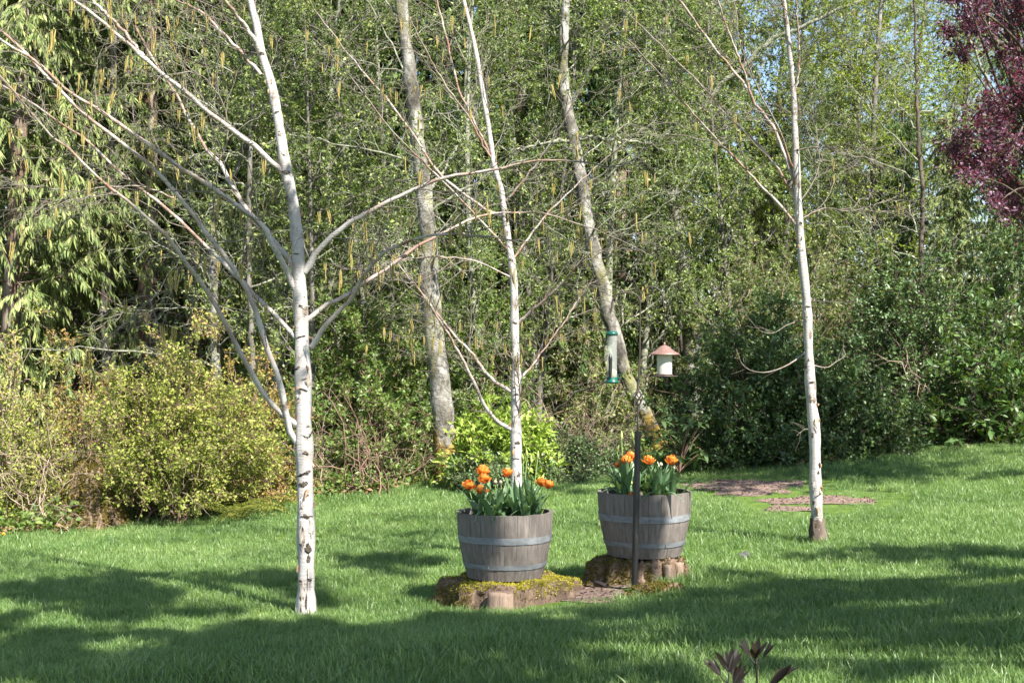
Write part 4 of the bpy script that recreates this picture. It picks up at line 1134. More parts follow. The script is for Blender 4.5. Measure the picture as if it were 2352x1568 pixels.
obj('ground_cover', f.mesh('ground_cover'), MAT['green'], label='low green leafy ground cover below the shrubs', cat='ground cover', kind='stuff')

# sword ferns
def fern(label, c, R, seed, nf=14):
    rng = np.random.RandomState(seed)
    root = empty('sword_fern', (c[0], c[1], float(G(*c))), label, 'fern')
    for k in range(nf):
        az = 6.28 * k / nf + rng.rand() * 0.4
        L = R * (0.7 + 0.5 * rng.rand())
        s = np.linspace(0, 1, 18)
        d = np.array((math.cos(az), math.sin(az), 0))
        hh = 0.55 + 0.35 * rng.rand()
        p = d[None] * (L * s)[:, None] * 0.9 + np.array((0, 0, 1.0))[None] * (L * hh * (s * 1.5 - 1.25 * s ** 2))[:, None]
        a = Acc()
        tubes(a, p, np.linspace(0.004, 0.0015, 18), 3, 0.3)
        tan = nrm(np.gradient(p, axis=0)); side = nrm(np.cross(tan, (0, 0, 1.0)))
        for sg in (-1, 1):
            ll = 0.10 * R * np.sin(np.pi * np.clip(s * 0.9 + 0.1, 0, 1)) + 0.01
            pp2 = p[1:]
            leaves(a, pp2, side[1:] * sg + tan[1:] * 0.35 + (0, 0, -0.15), np.tile((0, 0, 1.0), (17, 1)), ll[1:] * 1.2, 0.03 * R + 0.0 * ll[1:], 0.05, 0.3 + 0.6 * rng.rand(17))
        obj('frond', a.mesh('frond'), MAT['fern'], root)
    return root
fern('sword fern with browned fronds at the foot of the yellow green bush', at(545, 14.9), 0.75, 95, 16)
fern('small sword fern at the lawn edge behind the white birch', at(620, 15.6), 0.55, 96, 12)

# mossy mound (old stump) under the yellow green bush
def lobed_stump(name, label, c, base_r, h, lobes, seed, mat_wood, top_rough=0.03, flare=1.25, parent=None, cat='stump', nseg=72, squash=1.0):
    rng = np.random.RandomState(seed)
    root = empty(name, (c[0], c[1], float(G(c[0], c[1])) - 0.02), label, cat)
    th = np.linspace(0, 2 * np.pi, nseg, endpoint=False)
    r = np.full(nseg, base_r)
    for (ta, amp, wd) in lobes:
        dd = np.abs((th - ta + np.pi) % (2 * np.pi) - np.pi)
        r += amp * np.exp(-(dd / wd) ** 2)
    r *= 1 + 0.05 * np.sin(th * 9 + seed) + 0.04 * np.sin(th * 17 + 2 * seed) + 0.03 * rng.randn(nseg)
    V = []; rows = 9
    for k in range(rows):
        s = k / (rows - 1)
        rr_ = r * (flare - (flare - 1) * s ** 0.6) * (1 + 0.02 * rng.randn(nseg))
        if s == 1: rr_ = rr_ * 0.96
        z = h * s * (1 - 0.35 * np.clip((r - base_r) / base_r, 0, 0.9)) + (0.012 * rng.randn(nseg) if 0 < s else 0)
        V.append(np.column_stack([rr_ * np.cos(th), squash * rr_ * np.sin(th), z]))
    topz = V[-1][:, 2]
    for f in (0.8, 0.55, 0.3, 0.05):
        q = V[rows - 1] * (f, f, 1)
        q[:, 2] = topz * f + h * (1 - f) + top_rough * 0.4 * rng.randn(nseg)
        V.append(q)
    v = np.concatenate(V); R_ = len(V)
    qd = [(k * nseg + i, k * nseg + (i + 1) % nseg, (k + 1) * nseg + (i + 1) % nseg, (k + 1) * nseg + i) for k in range(R_ - 1) for i in range(nseg)]
    me = mesh_from('wood', v, [np.array(qd)])
    obj('wood', me, mat_wood, root)
    return root, v.reshape(R_, nseg, 3)

MAT['stump'] = simple_mat('stump_wood', [(0.3, (0.06, 0.042, 0.03)), (0.5, (0.16, 0.11, 0.08)), (0.7, (0.30, 0.21, 0.15))], 9, (1.4, 1.4, 0.3), 0.95, 0.2, 0.9, 26)
MAT['cut'] = simple_mat('cut_wood', [(0.3, (0.13, 0.09, 0.065)), (0.5, (0.24, 0.17, 0.125)), (0.7, (0.34, 0.255, 0.20))], 12, (2, 2, 0.25), 0.9, 0.2, 0.5, 40)

def moss_on(root, grid, mat, seed, sel, n, L=0.03, down=0.0, label=None, lift=0.0):
    """short moss fibres on a stump surface; sel(x, y, z, s) gives the probability"""
    rng = np.random.RandomState(seed)
    R_, S, _ = grid.shape
    i = rng.randint(0, R_ - 1, n); j = rng.randint(0, S, n)
    a, b = rng.rand(n, 1), rng.rand(n, 1)
    j2 = (j + 1) % S
    p = grid[i, j] * (1 - a) * (1 - b) + grid[i + 1, j] * a * (1 - b) + grid[i, j2] * (1 - a) * b + grid[i + 1, j2] * a * b
    nor = nrm(np.cross(grid[i, j2] - grid[i, j], grid[i + 1, j] - grid[i, j]))
    pr = sel(p[:, 0], p[:, 1], p[:, 2], i / (R_ - 1))
    k = rng.rand(n) < pr
    p, nor = p[k], nor[k]
    f = Acc()
    lump = 0.5 + 0.5 * np.sin(p[:, 0] * 38 + seed) * np.sin(p[:, 1] * 41) * np.sin(p[:, 2] * 45 + p[:, 0] * 20)
    p = p + nor * (lift * lump)[:, None]
    m_ = len(p)
    leaves(f, p - nor * 0.004, nor * 0.9 + rng.randn(m_, 3) * 0.55 + (0, 0, 0.15 - down), rng.randn(m_, 3), L * (0.5 + 0.8 * rng.rand(m_)), L * (0.25 + 0.25 * rng.rand(m_)), 0.2, np.clip(0.5 * rng.rand(m_) + 0.5 * lump, 0, 1))
    return obj('moss', f.mesh('moss'), mat, root, kind='stuff', label=label)

mc = gp(175, 1225)
ms_, mg = lobed_stump('mossy_stump', 'old leaning mossy stump under the yellow green bush', (mc[0] + 0.05, mc[1] + 0.30), 0.14, 0.75, [(3.6, 0.12, 0.5), (5.2, 0.08, 0.4), (0.3, 0.1, 0.5)], 97, MAT['stump'], 0.06, 2.0)
moss_on(ms_, mg, MAT['moss_dark'], 98, lambda x, y, z, s: 0.85 + 0 * x, 16000, 0.03, 0.3, lift=0.02)

# ------------------------------------------------------------------ purple plum
def clump_tree(name, label, base, trunk, clumps, cl_r, npc, leaf, wid, mat, bark, seed, trunk_r, rnd_pow=1.0, twig_r=0.012):
    """trunk polyline, limbs to each clump centre, twigs and leaves in each clump"""
    rng = np.random.RandomState(seed)
    base = np.asarray(base, float)
    root = empty(name, base, label, 'tree')
    tp = resample(trunk, 24)
    a = Acc(); tubes(a, tp, np.linspace(trunk_r, trunk_r * 0.3, 24), 12)
    obj('trunk', a.mesh('trunk', base), bark, root)
    ncl = len(clumps)
    e = np.asarray(clumps)
    k = np.clip((rng.rand(ncl) * 0.6 + 0.35) * 23, 0, 23).astype(int)
    s = np.linspace(0, 1, 10)[None, :, None]
    st = tp[k]
    mid = st * 0.5 + e * 0.5 + np.array((0, 0, 0.5)) + rng.randn(ncl, 3) * 0.15
    cur = (1 - s) ** 2 * st[:, None] + 2 * s * (1 - s) * mid[:, None] + s ** 2 * e[:, None]
    nl = max(1, ncl // 6)
    for b in range(nl):
        a = Acc(); tubes(a, cur[b], np.linspace(trunk_r * 0.28, 0.006, 10), 6)
        obj('branch', a.mesh('branch', base), bark, root)
    w = Acc()
    if ncl > nl: tubes(w, cur[nl:, 4:], np.linspace(twig_r, twig_r / 3, 6)[None] * np.ones((ncl - nl, 1)), 4)
    nt = 7
    out = nrm(e - tp[12])
    td = nrm(np.repeat(out, nt, 0) * 0.6 + rng.randn(ncl * nt, 3) * 0.6)
    tl = np.repeat(np.broadcast_to(cl_r, (ncl,)), nt) * (0.6 + 0.8 * rng.rand(ncl * nt))
    p0 = np.repeat(e, nt, 0) - td * tl[:, None] * 0.4
    ss = np.linspace(0, 1, 5)[None, :, None]
    tw = p0[:, None] + td[:, None] * tl[:, None, None] * 1.4 * ss + rng.randn(ncl * nt, 5, 3) * 0.015
    tubes(w, tw, np.linspace(0.004, 0.0015, 5)[None] * np.ones((len(tw), 1)), 3)
    obj('twigs', w.mesh('twigs', base), bark, root, kind='stuff')
    kk = npc // nt
    p, tn = on_twigs(tw, kk, rng, 0.05); n = len(p)
    lsz = np.repeat(np.repeat(np.clip(np.broadcast_to(cl_r, (ncl,)) / 0.15, 0.55, 1.0), nt), kk)
    p = p + rng.randn(n, 3) * 0.03 * lsz[:, None]
    f = Acc()
    rn = np.clip((0.55 * rng.rand(n) + 0.45 * np.repeat(np.repeat(rng.rand(ncl), nt), kk)) ** rnd_pow, 0, 1)
    leaves(f, p, tn * 0.6 + rng.randn(n, 3) * 0.6, rng.randn(n, 3) * 0.7 + (0, 0, 0.6), lsz * leaf * (0.6 + 0.7 * rng.rand(n)), lsz * wid * (0.6 + 0.7 * rng.rand(n)), 0.15, rn)
    obj('crown', f.mesh('crown', base), mat, root, kind='stuff')
    return root

rng = np.random.RandomState(101)
cl = []
while len(cl) < 400:
    v = rng.uniform(-420, 560); u = rng.uniform(2060, 3000)
    left = np.interp(v, [-420, -60, 0, 80, 150, 200, 250, 300, 345, 370, 420, 480, 530], [2160, 2130, 2140, 2150, 2215, 2290, 2235, 2185, 2120, 2170, 2235, 2270, 2320])
    if u < left + rng.rand() * 25: continue
    if u > 2352 and rng.rand() < 0.45: continue
    if 150 < v < 240 and u < 2330 and rng.rand() < 0.6: continue
    cl.append(P(u, v, rng.uniform(12.2, 15.4)))
tb = np.array((5.75, 14.0, float(G(5.75, 14.0))))
clump_tree('plum_tree', 'purple leaved plum tree reaching in over the laurel', tb, [tb, tb + (0.05, 0, 0.9), tb + (-0.1, 0, 1.8), tb + (-0.15, -0.1, 2.8), tb + (-0.3, -0.1, 4.2)], cl, 0.22, 140, 0.044, 0.028, MAT['plum'], MAT['dark_bark'], 102, 0.11)

# ------------------------------------------------------------------ trees beside the lawn, out of frame, that cast the dappled shade
SHADE = [(250, 1515, 360, 52, 2.0), (650, 1495, 260, 55, 2.2), (1000, 1470, 330, 50, 2.2), (800, 1548, 520, 32, 2.0), (1350, 1535, 200, 30, 1.2), (150, 1455, 150, 18, 0.8), (300, 1560, 380, 25, 1.8),
         (200, 1362, 240, 28, 2.2), (480, 1332, 260, 24, 1.5), (620, 1378, 150, 24, 1.8), (900, 1298, 170, 18, 1.4), (970, 1332, 80, 26, 1.2), (950, 1370, 120, 16, 1.3), (330, 1410, 250, 12, 1.2), (860, 1240, 120, 10, 0.6), (520, 1398, 330, 12, 1.0), (1010, 1400, 130, 12, 1.0), (130, 1425, 200, 10, 1.0), (600, 1592, 750, 26, 1.6), (1400, 1592, 220, 20, 1.0), (1500, 1415, 150, 10, 0.8), (1950, 1450, 200, 14, 1.2),
         (2120, 1282, 260, 17, 1.3), (1790, 1268, 70, 10, 0.5), (1900, 1365, 300, 26, 1.1), (1780, 1418, 300, 30, 1.5), (2260, 1395, 120, 38, 0.8), (2260, 1480, 160, 24, 1.5), (1600, 1440, 150, 16, 0.5),
         (1480, 1492, 170, 20, 0.6), (2050, 1552, 320, 18, 1.3), (1450, 1560, 260, 18, 0.6), (1650, 1215, 70, 12, 0.5), (1330, 1128, 70, 14, 0.5), (1700, 1330, 90, 10, 0.7), (2200, 1330, 150, 12, 1.0)]
rng = np.random.RandomState(111)
tgt = []
for (u, v, ru, rv, dn) in SHADE:
    area_px = ru * rv
    c0, c1 = gp(u, v - rv), gp(u, v + rv)
    area = math.pi * (ru * c0[1] / FV) * abs(c0[1] - c1[1]) / 2
    for k in range(int(max(2, area * dn * 16))):
        a_ = rng.rand() * 6.28; q = math.sqrt(rng.rand())
        tgt.append(gp(u + ru * q * math.cos(a_), v + rv * q * math.sin(a_)))
tgt = np.array(tgt)
LIT = [(420, 1240, 520, 42), (900, 1185, 330, 38), (1990, 1160, 400, 75), (1560, 1265, 120, 30), (1850, 1225, 300, 28), (330, 1315, 330, 8), (1690, 1290, 120, 10), (1830, 1492, 120, 14), (420, 1448, 150, 12), (280, 1495, 150, 13), (640, 1538, 130, 9), (960, 1548, 150, 9), (1260, 1500, 130, 11), (1560, 1535, 120, 10), (880, 1440, 90, 8), (1250, 1400, 120, 12), (1330, 1260, 60, 40)]
_d = tgt - EYE
_u = CU + FV * _d[:, 0] / _d[:, 1]; _v = CV - FV * (_d[:, 2] / _d[:, 1] - math.tan(PITCH))
keep = np.ones(len(tgt), bool)
for (u, v, ru, rv) in LIT: keep &= ((_u - u) / ru) ** 2 + ((_v - v) / rv) ** 2 > 1
tgt = tgt[keep]
hts = rng.uniform(5.4, 8.6, len(tgt))
cps = tgt - LDIR[None] * ((hts - tgt[:, 2]) / -LDIR[2])[:, None]
# leave the sunlit trunks, barrel staves and feeders in the sun
sunny = [np.linspace(P(702, 1405, YB1), P(690, 700, YB1), 14), np.linspace(P(1878, 1240, YB3), P(1850, 650, YB3), 12), np.linspace(P(1185, 1100, YB2), P(1180, 600, YB2), 10),
         np.array([(B1[0] + 0.08, B1[1] - 0.3, z) for z in (0.2, 0.35, 0.5)]), np.array([(B1[0] + 0.2, B1[1] - 0.24, z) for z in (0.2, 0.4, 0.55, 0.75)]), np.array([(B2[0] + 0.25, B2[1] - 0.2, z) for z in (0.35, 0.5, 0.6, 0.8)]),
         np.array([(B1[0], B1[1] - 0.3, 0.12), (B1[0] + 0.3, B1[1] - 0.25, 0.12), (B1[0] - 0.2, B1[1] - 0.1, 0.8), (B2[0], B2[1], 0.95)]), np.array([P(1526, 840, 9.12), P(1405, 830, 9.12)])]
keep = np.ones(len(cps), bool)
for iq_, q in enumerate(np.concatenate(sunny)):
    w_ = cps - q
    along = w_ @ (-LDIR)
    keep &= np.linalg.norm(w_ + LDIR[None] * along[:, None], axis=1) > (0.26 if iq_ < 14 else 0.40)
cps = cps[keep]
clr_ = np.full(len(cps), 0.21)
# twigs that shade one side of each barrel
bt = []
for (bx, by, z0, z1, a0, a1, nn) in ((B1[0], B1[1], 0.16, 0.54, 3.4, 3.98, 26), (B2[0], B2[1], 0.24, 0.68, 3.4, 4.85, 52)):
    for k in range(nn):
        a_ = rng.uniform(a0, a1)
        bt.append(np.array((bx + 0.3 * math.cos(a_), by + 0.3 * math.sin(a_), rng.uniform(z0, z1))))
bt = np.array(bt)
for q in [(B1[0] + dx, B1[1] + dy, z) for dx, dy in ((0.06, -0.3), (0.13, -0.28), (0.2, -0.24), (0.28, -0.12)) for z in (0.15, 0.25, 0.35, 0.45, 0.55)] + [(B2[0] + 0.25, B2[1] - 0.2, z) for z in (0.3, 0.4, 0.5, 0.6, 0.68)]:
    w_ = bt - np.array(q); along = w_ @ (-LDIR)
    bt = bt[np.linalg.norm(w_ + LDIR[None] * along[:, None], axis=1) > 0.115]
cps = np.concatenate([cps, bt - LDIR[None] * ((rng.uniform(5.0, 5.9, len(bt)) - bt[:, 2]) / -LDIR[2])[:, None]])
clr_ = np.concatenate([clr_, np.full(len(bt), 0.055)])
trunks = [np.array((5.6, -1.2)), np.array((2.6, -4.2)), np.array((7.6, 3.0)), np.array((0.6, -5.5))]
own = np.argmin([np.hypot(cps[:, 0] - t[0], cps[:, 1] - t[1]) for t in trunks], axis=0)
labs = ['tall maple beside the viewer whose crown shades the lawn', 'maple behind the viewer shading the foreground grass', 'maple on the right shading the lawn below the lone birch', 'maple behind the viewer shading the left of the lawn']
for k, t in enumerate(trunks):
    e = cps[own == k]
    if len(e) == 0: continue
    b = np.array((t[0], t[1], float(G(t[0], t[1]))))
    clump_tree('shade_maple', labs[k], b, [b, b + (0.1, 0, 1.5), b + (0, 0.15, 3.2), b + (-0.15, 0.2, 5.0), b + (-0.1, 0.3, 7.5)], e, clr_[own == k], 84, 0.095, 0.075, MAT['green'], MAT['dark_bark'], 120 + k, 0.15, twig_r=0.0028)

# ------------------------------------------------------------------ half barrels
def stave_mat():
    m, nt, out = new_mat('barrel_stave')
    tc = nt.nodes.new('ShaderNodeTexCoord'); v = tc.outputs['Object']
    oi = nt.nodes.new('ShaderNodeObjectInfo')
    f = noise(nt, 7, 6, v, (7, 7, 0.7), 0.7)
    c = ramp(nt, f, [(0.25, (0.095, 0.080, 0.070)), (0.48, (0.165, 0.143, 0.127)), (0.72, (0.24, 0.213, 0.193))])
    f2 = noise(nt, 6, 5, v)
    st = ramp(nt, f2, [(0.55, (0, 0, 0)), (0.72, (1, 1, 1))])
    c = mixc(nt, math_n(nt, 'MULTIPLY', st, 0.5), c, (0.10, 0.08, 0.075))
    hs = nt.nodes.new('ShaderNodeHueSaturation'); nt.links.new(c, hs.inputs['Color'])
    mr = nt.nodes.new('ShaderNodeMapRange'); nt.links.new(oi.outputs['Random'], mr.inputs[0]); mr.inputs[3].default_value = 0.9; mr.inputs[4].default_value = 1.08
    nt.links.new(mr.outputs[0], hs.inputs['Value'])
    b = nt.nodes.new('ShaderNodeBsdfPrincipled'); nt.links.new(hs.outputs[0], b.inputs['Base Color']); b.inputs['Roughness'].default_value = 0.8
    b.inputs['Specular IOR Level'].default_value = 0.25
    bp = N(nt, 'ShaderNodeBump', Strength=0.3, Distance=0.004)
    nt.links.new(noise(nt, 16, 5, v, (6, 6, 0.5)), bp.inputs['Height']); nt.links.new(bp.outputs[0], b.inputs['Normal'])
    nt.links.new(b.outputs[0], out.inputs[0])
    return m
MAT['stave'] = stave_mat()
MAT['hoop'] = simple_mat('zinc_hoop', [(0.3, (0.12, 0.13, 0.142)), (0.5, (0.185, 0.197, 0.21)), (0.7, (0.26, 0.27, 0.28))], 10, (1, 1, 3), 0.65, 0.4, 0.15, 50, 0.0)
BH = 0.43
def b_rad(t):   # t = 0 at the bottom, 1 at the rim
    return 0.249 + 0.071 * t + 0.017 * math.sin(math.pi * t)
NS = 24
def barrel(label, c, zb, seed):
    rng = np.random.RandomState(seed)
    root = empty('half_barrel', (c[0], c[1], zb), label, 'planter', 'half barrel planters')
    for k in range(NS):
        a0 = 2 * math.pi * k / NS + 0.003; a1 = 2 * math.pi * (k + 1) / NS - 0.003
        v = []; nh = 9; na = 4
        top = BH + rng.uniform(-0.001, 0.001); off = rng.uniform(-0.0008, 0.0008)
        for (dr, zin) in ((0, 0), (-0.024, 0)):
            for i in range(nh):
                t = i / (nh - 1)
                for j in range(na):
                    a_ = a0 + (a1 - a0) * j / (na - 1)
                    edge = 0.0018 if j in (0, na - 1) and dr == 0 else 0
                    r = b_rad(t) + dr + off - edge
                    v.append((r * math.cos(a_), r * math.sin(a_), top * t))
        q = []
        m = nh * na
        for i in range(nh - 1):
            for j in range(na - 1):
                A = i * na + j
                q.append((A, A + 1, A + na + 1, A + na)); q.append((m + A + na, m + A + na + 1, m + A + 1, m + A))
            for j in (0, na - 1):
                A = i * na + j
                q.append((A, A + na, m + A + na, m + A) if j == 0 else (A, m + A, m + A + na, A + na))
        for j in range(na - 1):
            A = (nh - 1) * na + j
            q.append((A, A + 1, m + A + 1, m + A)); q.append((j, m + j, m + j + 1, j + 1))
        obj('stave', mesh_from('stave', np.array(v), [np.array(q)], smooth=False), MAT['stave'], root)
    for (t0, t1) in ((0.565, 0.665), (0.175, 0.245)):
        v = []; n = 96
        for (t, dr) in ((t0, 0.0005), (t0, 0.0030), (t1, 0.0030), (t1, 0.0005)):
            for i in range(n):
                a_ = 2 * math.pi * i / n
                r = b_rad(t) + dr + 0.0012
                v.append((r * math.cos(a_), r * math.sin(a_), BH * t + 0.0015 * math.sin(a_ * 3 + seed)))
        q = [(k * n + i, k * n + (i + 1) % n, ((k + 1) % 4) * n + (i + 1) % n, ((k + 1) % 4) * n + i) for k in range(4) for i in range(n)]
        h = obj('hoop', mesh_from('hoop', np.array(v), [np.array(q)], smooth=False), MAT['hoop'], root)
        for (aa) in (rng.uniform(4.2, 5.2),):
            a2 = Acc()
            for dt in (0.35, 0.65):
                r = b_rad(t0 + (t1 - t0) * dt) + 0.0065
                p = np.array((r * math.cos(aa), r * math.sin(aa), BH * (t0 + (t1 - t0) * dt)))
                dd = np.array((math.cos(aa), math.sin(aa), 0))
                tubes(a2, np.array([p, p + dd * 0.003, p + dd * 0.004]), np.array((0.005, 0.004, 0.0005)), 8)
            obj('rivet', a2.mesh('rivet'), MAT['hoop'], h)
    n = 40; v = [(0, 0, BH - 0.075)]
    for rr_ in (0.1, 0.2, 0.292):
        for i in range(n):
            a_ = 6.2832 * i / n
            v.append((rr_ * math.cos(a_), rr_ * math.sin(a_), BH - 0.075 + 0.012 * rng.randn() * (rr_ < 0.28)))
    tri = [(0, 1 + i, 1 + (i + 1) % n) for i in range(n)]
    q = [(1 + k * n + i, 1 + (k + 1) * n + i, 1 + (k + 1) * n + (i + 1) % n, 1 + k * n + (i + 1) % n) for k in range(2) for i in range(n)]
    obj('soil', mesh_from('soil', np.array(v), [np.array(q), np.array(tri)]), MAT['pot_soil'], root)
    return root
ZB1 = 0.132; ZB2 = 0.242
barrel('weathered half barrel of orange tulips on the bright mossy stump', B1, ZB1, 1)
barrel('weathered half barrel of orange tulips behind the black feeder pole', B2, ZB2, 2)

# stumps under the barrels
gz1 = float(G(*B1)); gz2 = float(G(*B2))
sA, gA = lobed_stump('tree_stump', 'broad low stump with bright yellow moss under a tulip barrel', (B1[0] + 0.02, B1[1]), 0.30, ZB1 - gz1 + 0.012, [(math.radians(185), 0.12, 0.35), (math.radians(225), 0.09, 0.3), (math.radians(275), 0.05, 0.25), (math.radians(335), 0.14, 0.4), (math.radians(10), 0.13, 0.35), (math.radians(95), 0.1, 0.5)], 131, MAT['stump'], 0.0, 1.12)
moss_on(sA, gA, MAT['moss'], 132, lambda x, y, z, s: np.clip(np.where(s > 0.55, 1.0, np.clip((z - 0.085) * 12, 0, 1) * (np.sin(x * 23 + 2) > -0.1)) * np.where(np.hypot(x, y) < 0.24, 0, 1) * np.where(x < -0.3, 0.15, 1) * np.where((np.abs(x + 0.03) < 0.07) & (s < 0.62), 0.05, 1), 0, 1), 40000, 0.015, 0.25, lift=0.012)
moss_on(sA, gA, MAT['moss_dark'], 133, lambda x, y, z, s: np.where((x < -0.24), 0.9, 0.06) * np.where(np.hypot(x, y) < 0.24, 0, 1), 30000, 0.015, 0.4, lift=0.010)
# sawn root block in front of the stump
def root_block(root, c, rx, ry, h, seed, name='cut_root'):
    rng = np.random.RandomState(seed)
    n = 20; v = []
    for (s, k) in ((0.0, 1.12), (0.5, 1.03), (0.88, 1.0), (1.0, 0.95), (1.0, 0.5), (1.0, 0.02)):
        for i in range(n):
            a_ = 6.2832 * i / n
            r = k * (1 + 0.07 * math.sin(3 * a_ + seed) + 0.05 * math.sin(7 * a_))
            v.append((c[0] + rx * r * math.cos(a_), c[1] + ry * r * math.sin(a_), c[2] + h * s + (0.004 * rng.randn() if s > 0 else 0)))
    q = [(k * n + i, k * n + (i + 1) % n, (k + 1) * n + (i + 1) % n, (k + 1) * n + i) for k in range(5) for i in range(n)]
    obj(name, mesh_from(name, np.array(v), [np.array(q)]), MAT['cut'], root)
root_block(sA, (-0.045, -0.375, -0.01), 0.085, 0.07, 0.15, 3)
sB, gB = lobed_stump('tree_stump', 'dark stump with cut root buttresses under the barrel behind the pole', (B2[0] - 0.02, B2[1] - 0.02), 0.235, ZB2 - gz2 + 0.012, [(math.radians(180), 0.12, 0.4), (math.radians(215), 0.06, 0.3), (math.radians(290), 0.03, 0.14), (math.radians(315), 0.03, 0.12), (math.radians(345), 0.04, 0.14), (math.radians(90), 0.05, 0.5)], 134, MAT['stump'], 0.0, 1.2)
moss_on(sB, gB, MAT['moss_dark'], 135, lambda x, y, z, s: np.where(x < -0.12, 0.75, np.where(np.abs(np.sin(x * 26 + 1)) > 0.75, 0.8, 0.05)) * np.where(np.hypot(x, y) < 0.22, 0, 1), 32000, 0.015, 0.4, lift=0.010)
for k, (dx, dy, rx) in enumerate(((0.075, -0.245, 0.035), (0.155, -0.22, 0.032), (0.235, -0.13, 0.035))):
    root_block(sB, (dx, dy, 0.0), rx, 0.035, 0.15 - 0.02 * (k == 0), 5 + k)

# a low mossy root beside the pole
mcx, mcy = 0.95, 9.02
sR, gR = lobed_stump('mossy_root', 'low mossy root in the grass at the foot of the black pole', (mcx, mcy), 0.10, 0.07, [(0, 0.05, 0.5), (3.0, 0.06, 0.5)], 136, MAT['stump'], 0.01, 1.5)
moss_on(sR, gR, MAT['moss_dark'], 137, lambda x, y, z, s: 0.9 + 0 * x, 5000, 0.022, 0.1, lift=0.01)

# ------------------------------------------------------------------ tulips
MAT['tulip_leaf'] = leaf_mat('tulip_leaf', [(0.0, (0.06, 0.125, 0.05)), (0.6, (0.12, 0.21, 0.10)), (1.0, (0.20, 0.30, 0.155))], 0.22, 0.38, 0.5, 0.22, (0.16, 0.28, 0.03))
MAT['tulip_stem'] = simple_mat('tulip_stem', [(0.3, (0.14, 0.22, 0.07)), (0.7, (0.22, 0.31, 0.11))], 10, None, 0.5, 0.4)
def petal_mat():
    m, nt, out = new_mat('tulip_petal')
    at_ = N(nt, 'ShaderNodeAttribute', attribute_name='rnd')
    oi = nt.nodes.new('ShaderNodeObjectInfo')
    fac = math_n(nt, 'ADD', at_.outputs['Fac'], math_n(nt, 'MULTIPLY', math_n(nt, 'SUBTRACT', oi.outputs['Random'], 0.5), 0.35))
    c = ramp(nt, fac, [(0.0, (0.66, 0.08, 0.015)), (0.35, (0.80, 0.17, 0.025)), (0.65, (0.84, 0.30, 0.045)), (1.0, (0.86, 0.52, 0.12))])
    b = nt.nodes.new('ShaderNodeBsdfPrincipled'); nt.links.new(c, b.inputs['Base Color']); b.inputs['Roughness'].default_value = 0.45
    t = nt.nodes.new('ShaderNodeBsdfTranslucent'); nt.links.new(c, t.inputs[0])
    ms = nt.nodes.new('ShaderNodeMixShader'); ms.inputs[0].default_value = 0.35
    nt.links.new(b.outputs[0], ms.inputs[1]); nt.links.new(t.outputs[0], ms.inputs[2]); nt.links.new(ms.outputs[0], out.inputs[0])
    return m
MAT['petal'] = petal_mat()
MAT['bud'] = simple_mat('tulip_bud', [(0.3, (0.24, 0.32, 0.08)), (0.7, (0.42, 0.44, 0.16))], 10, None, 0.5, 0.4)
MAT['pod'] = simple_mat('seed_pod', [(0.3, (0.25, 0.22, 0.16)), (0.7, (0.42, 0.40, 0.30))], 10, None, 0.6, 0.3)

def petal_mesh(L, W, cup, out_):
    v = []; r = []; n = 5; m = 5
    for i in range(n):
        s = i / (n - 1)
        w = W * 0.5 * (math.sin(math.pi * (0.18 + 0.70 * s)) ** 0.9)
        # profile: out from the axis then up and curling
        x = 0.012 + out_ * math.sin(s * 1.9) * 0.8
        z = L * (s - 0.05 * s * s)
        for j in range(m):
            q = 2 * j / (m - 1) - 1
            v.append((x - cup * q * q * w * 0.9, q * w, z + 0.004 * math.sin(3 * q + 5 * s) - (0.006 * q * q if i == n - 1 else 0)))
            r.append(np.clip(0.25 + 0.35 * s + 0.35 * q * q * s, 0, 1))
    f = [(i * m + j, i * m + j + 1, (i + 1) * m + j + 1, (i + 1) * m + j) for i in range(n - 1) for j in range(m - 1)]
    me = mesh_from('petal', np.array(v), [np.array(f)], np.array(r)); me.materials.append(MAT['petal'])
    return me
pet_out = [petal_mesh(0.056, 0.048, 0.60, 0.030), petal_mesh(0.050, 0.044, 0.5, 0.037)]
pet_in = [petal_mesh(0.062, 0.040, 0.7, 0.016), petal_mesh(0.060, 0.038, 0.6, 0.022)]

def tleaf_mesh(L, W, bend, n=9):
    v = []; r = []
    for i in range(n):
        s = i / (n - 1)
        w = W * 0.5 * max(0.02, (math.sin(math.pi * min(1.0, 0.12 + 0.88 * s) ** 0.75)) ** 0.9)
        a_ = bend * s ** 1.6
        x = L * (s * math.sin(0.22 + a_ * 0.55)); z = L * s * math.cos(0.22 + a_ * 0.6)
        for q in (-1, -0.5, 0, 0.5, 1):
            v.append((x - abs(q) * w * 0.45 * (1 - 0.5 * s), q * w + 0.004 * math.sin(9 * s + 2 * q), z + 0.25 * abs(q) * w * math.sin(a_)))
            r.append(0.35 + 0.4 * s)
    f = [(i * 5 + j, i * 5 + j + 1, (i + 1) * 5 + j + 1, (i + 1) * 5 + j) for i in range(n - 1) for j in range(4)]
    me = mesh_from('leaf', np.array(v), [np.array(f)], np.array(r)); me.materials.append(MAT['tulip_leaf'])
    return me
tl_m = [tleaf_mesh(0.26, 0.045, 0.5), tleaf_mesh(0.22, 0.055, 1.2), tleaf_mesh(0.29, 0.036, 0.2), tleaf_mesh(0.20, 0.045, 1.9), tleaf_mesh(0.25, 0.055, 0.8)]

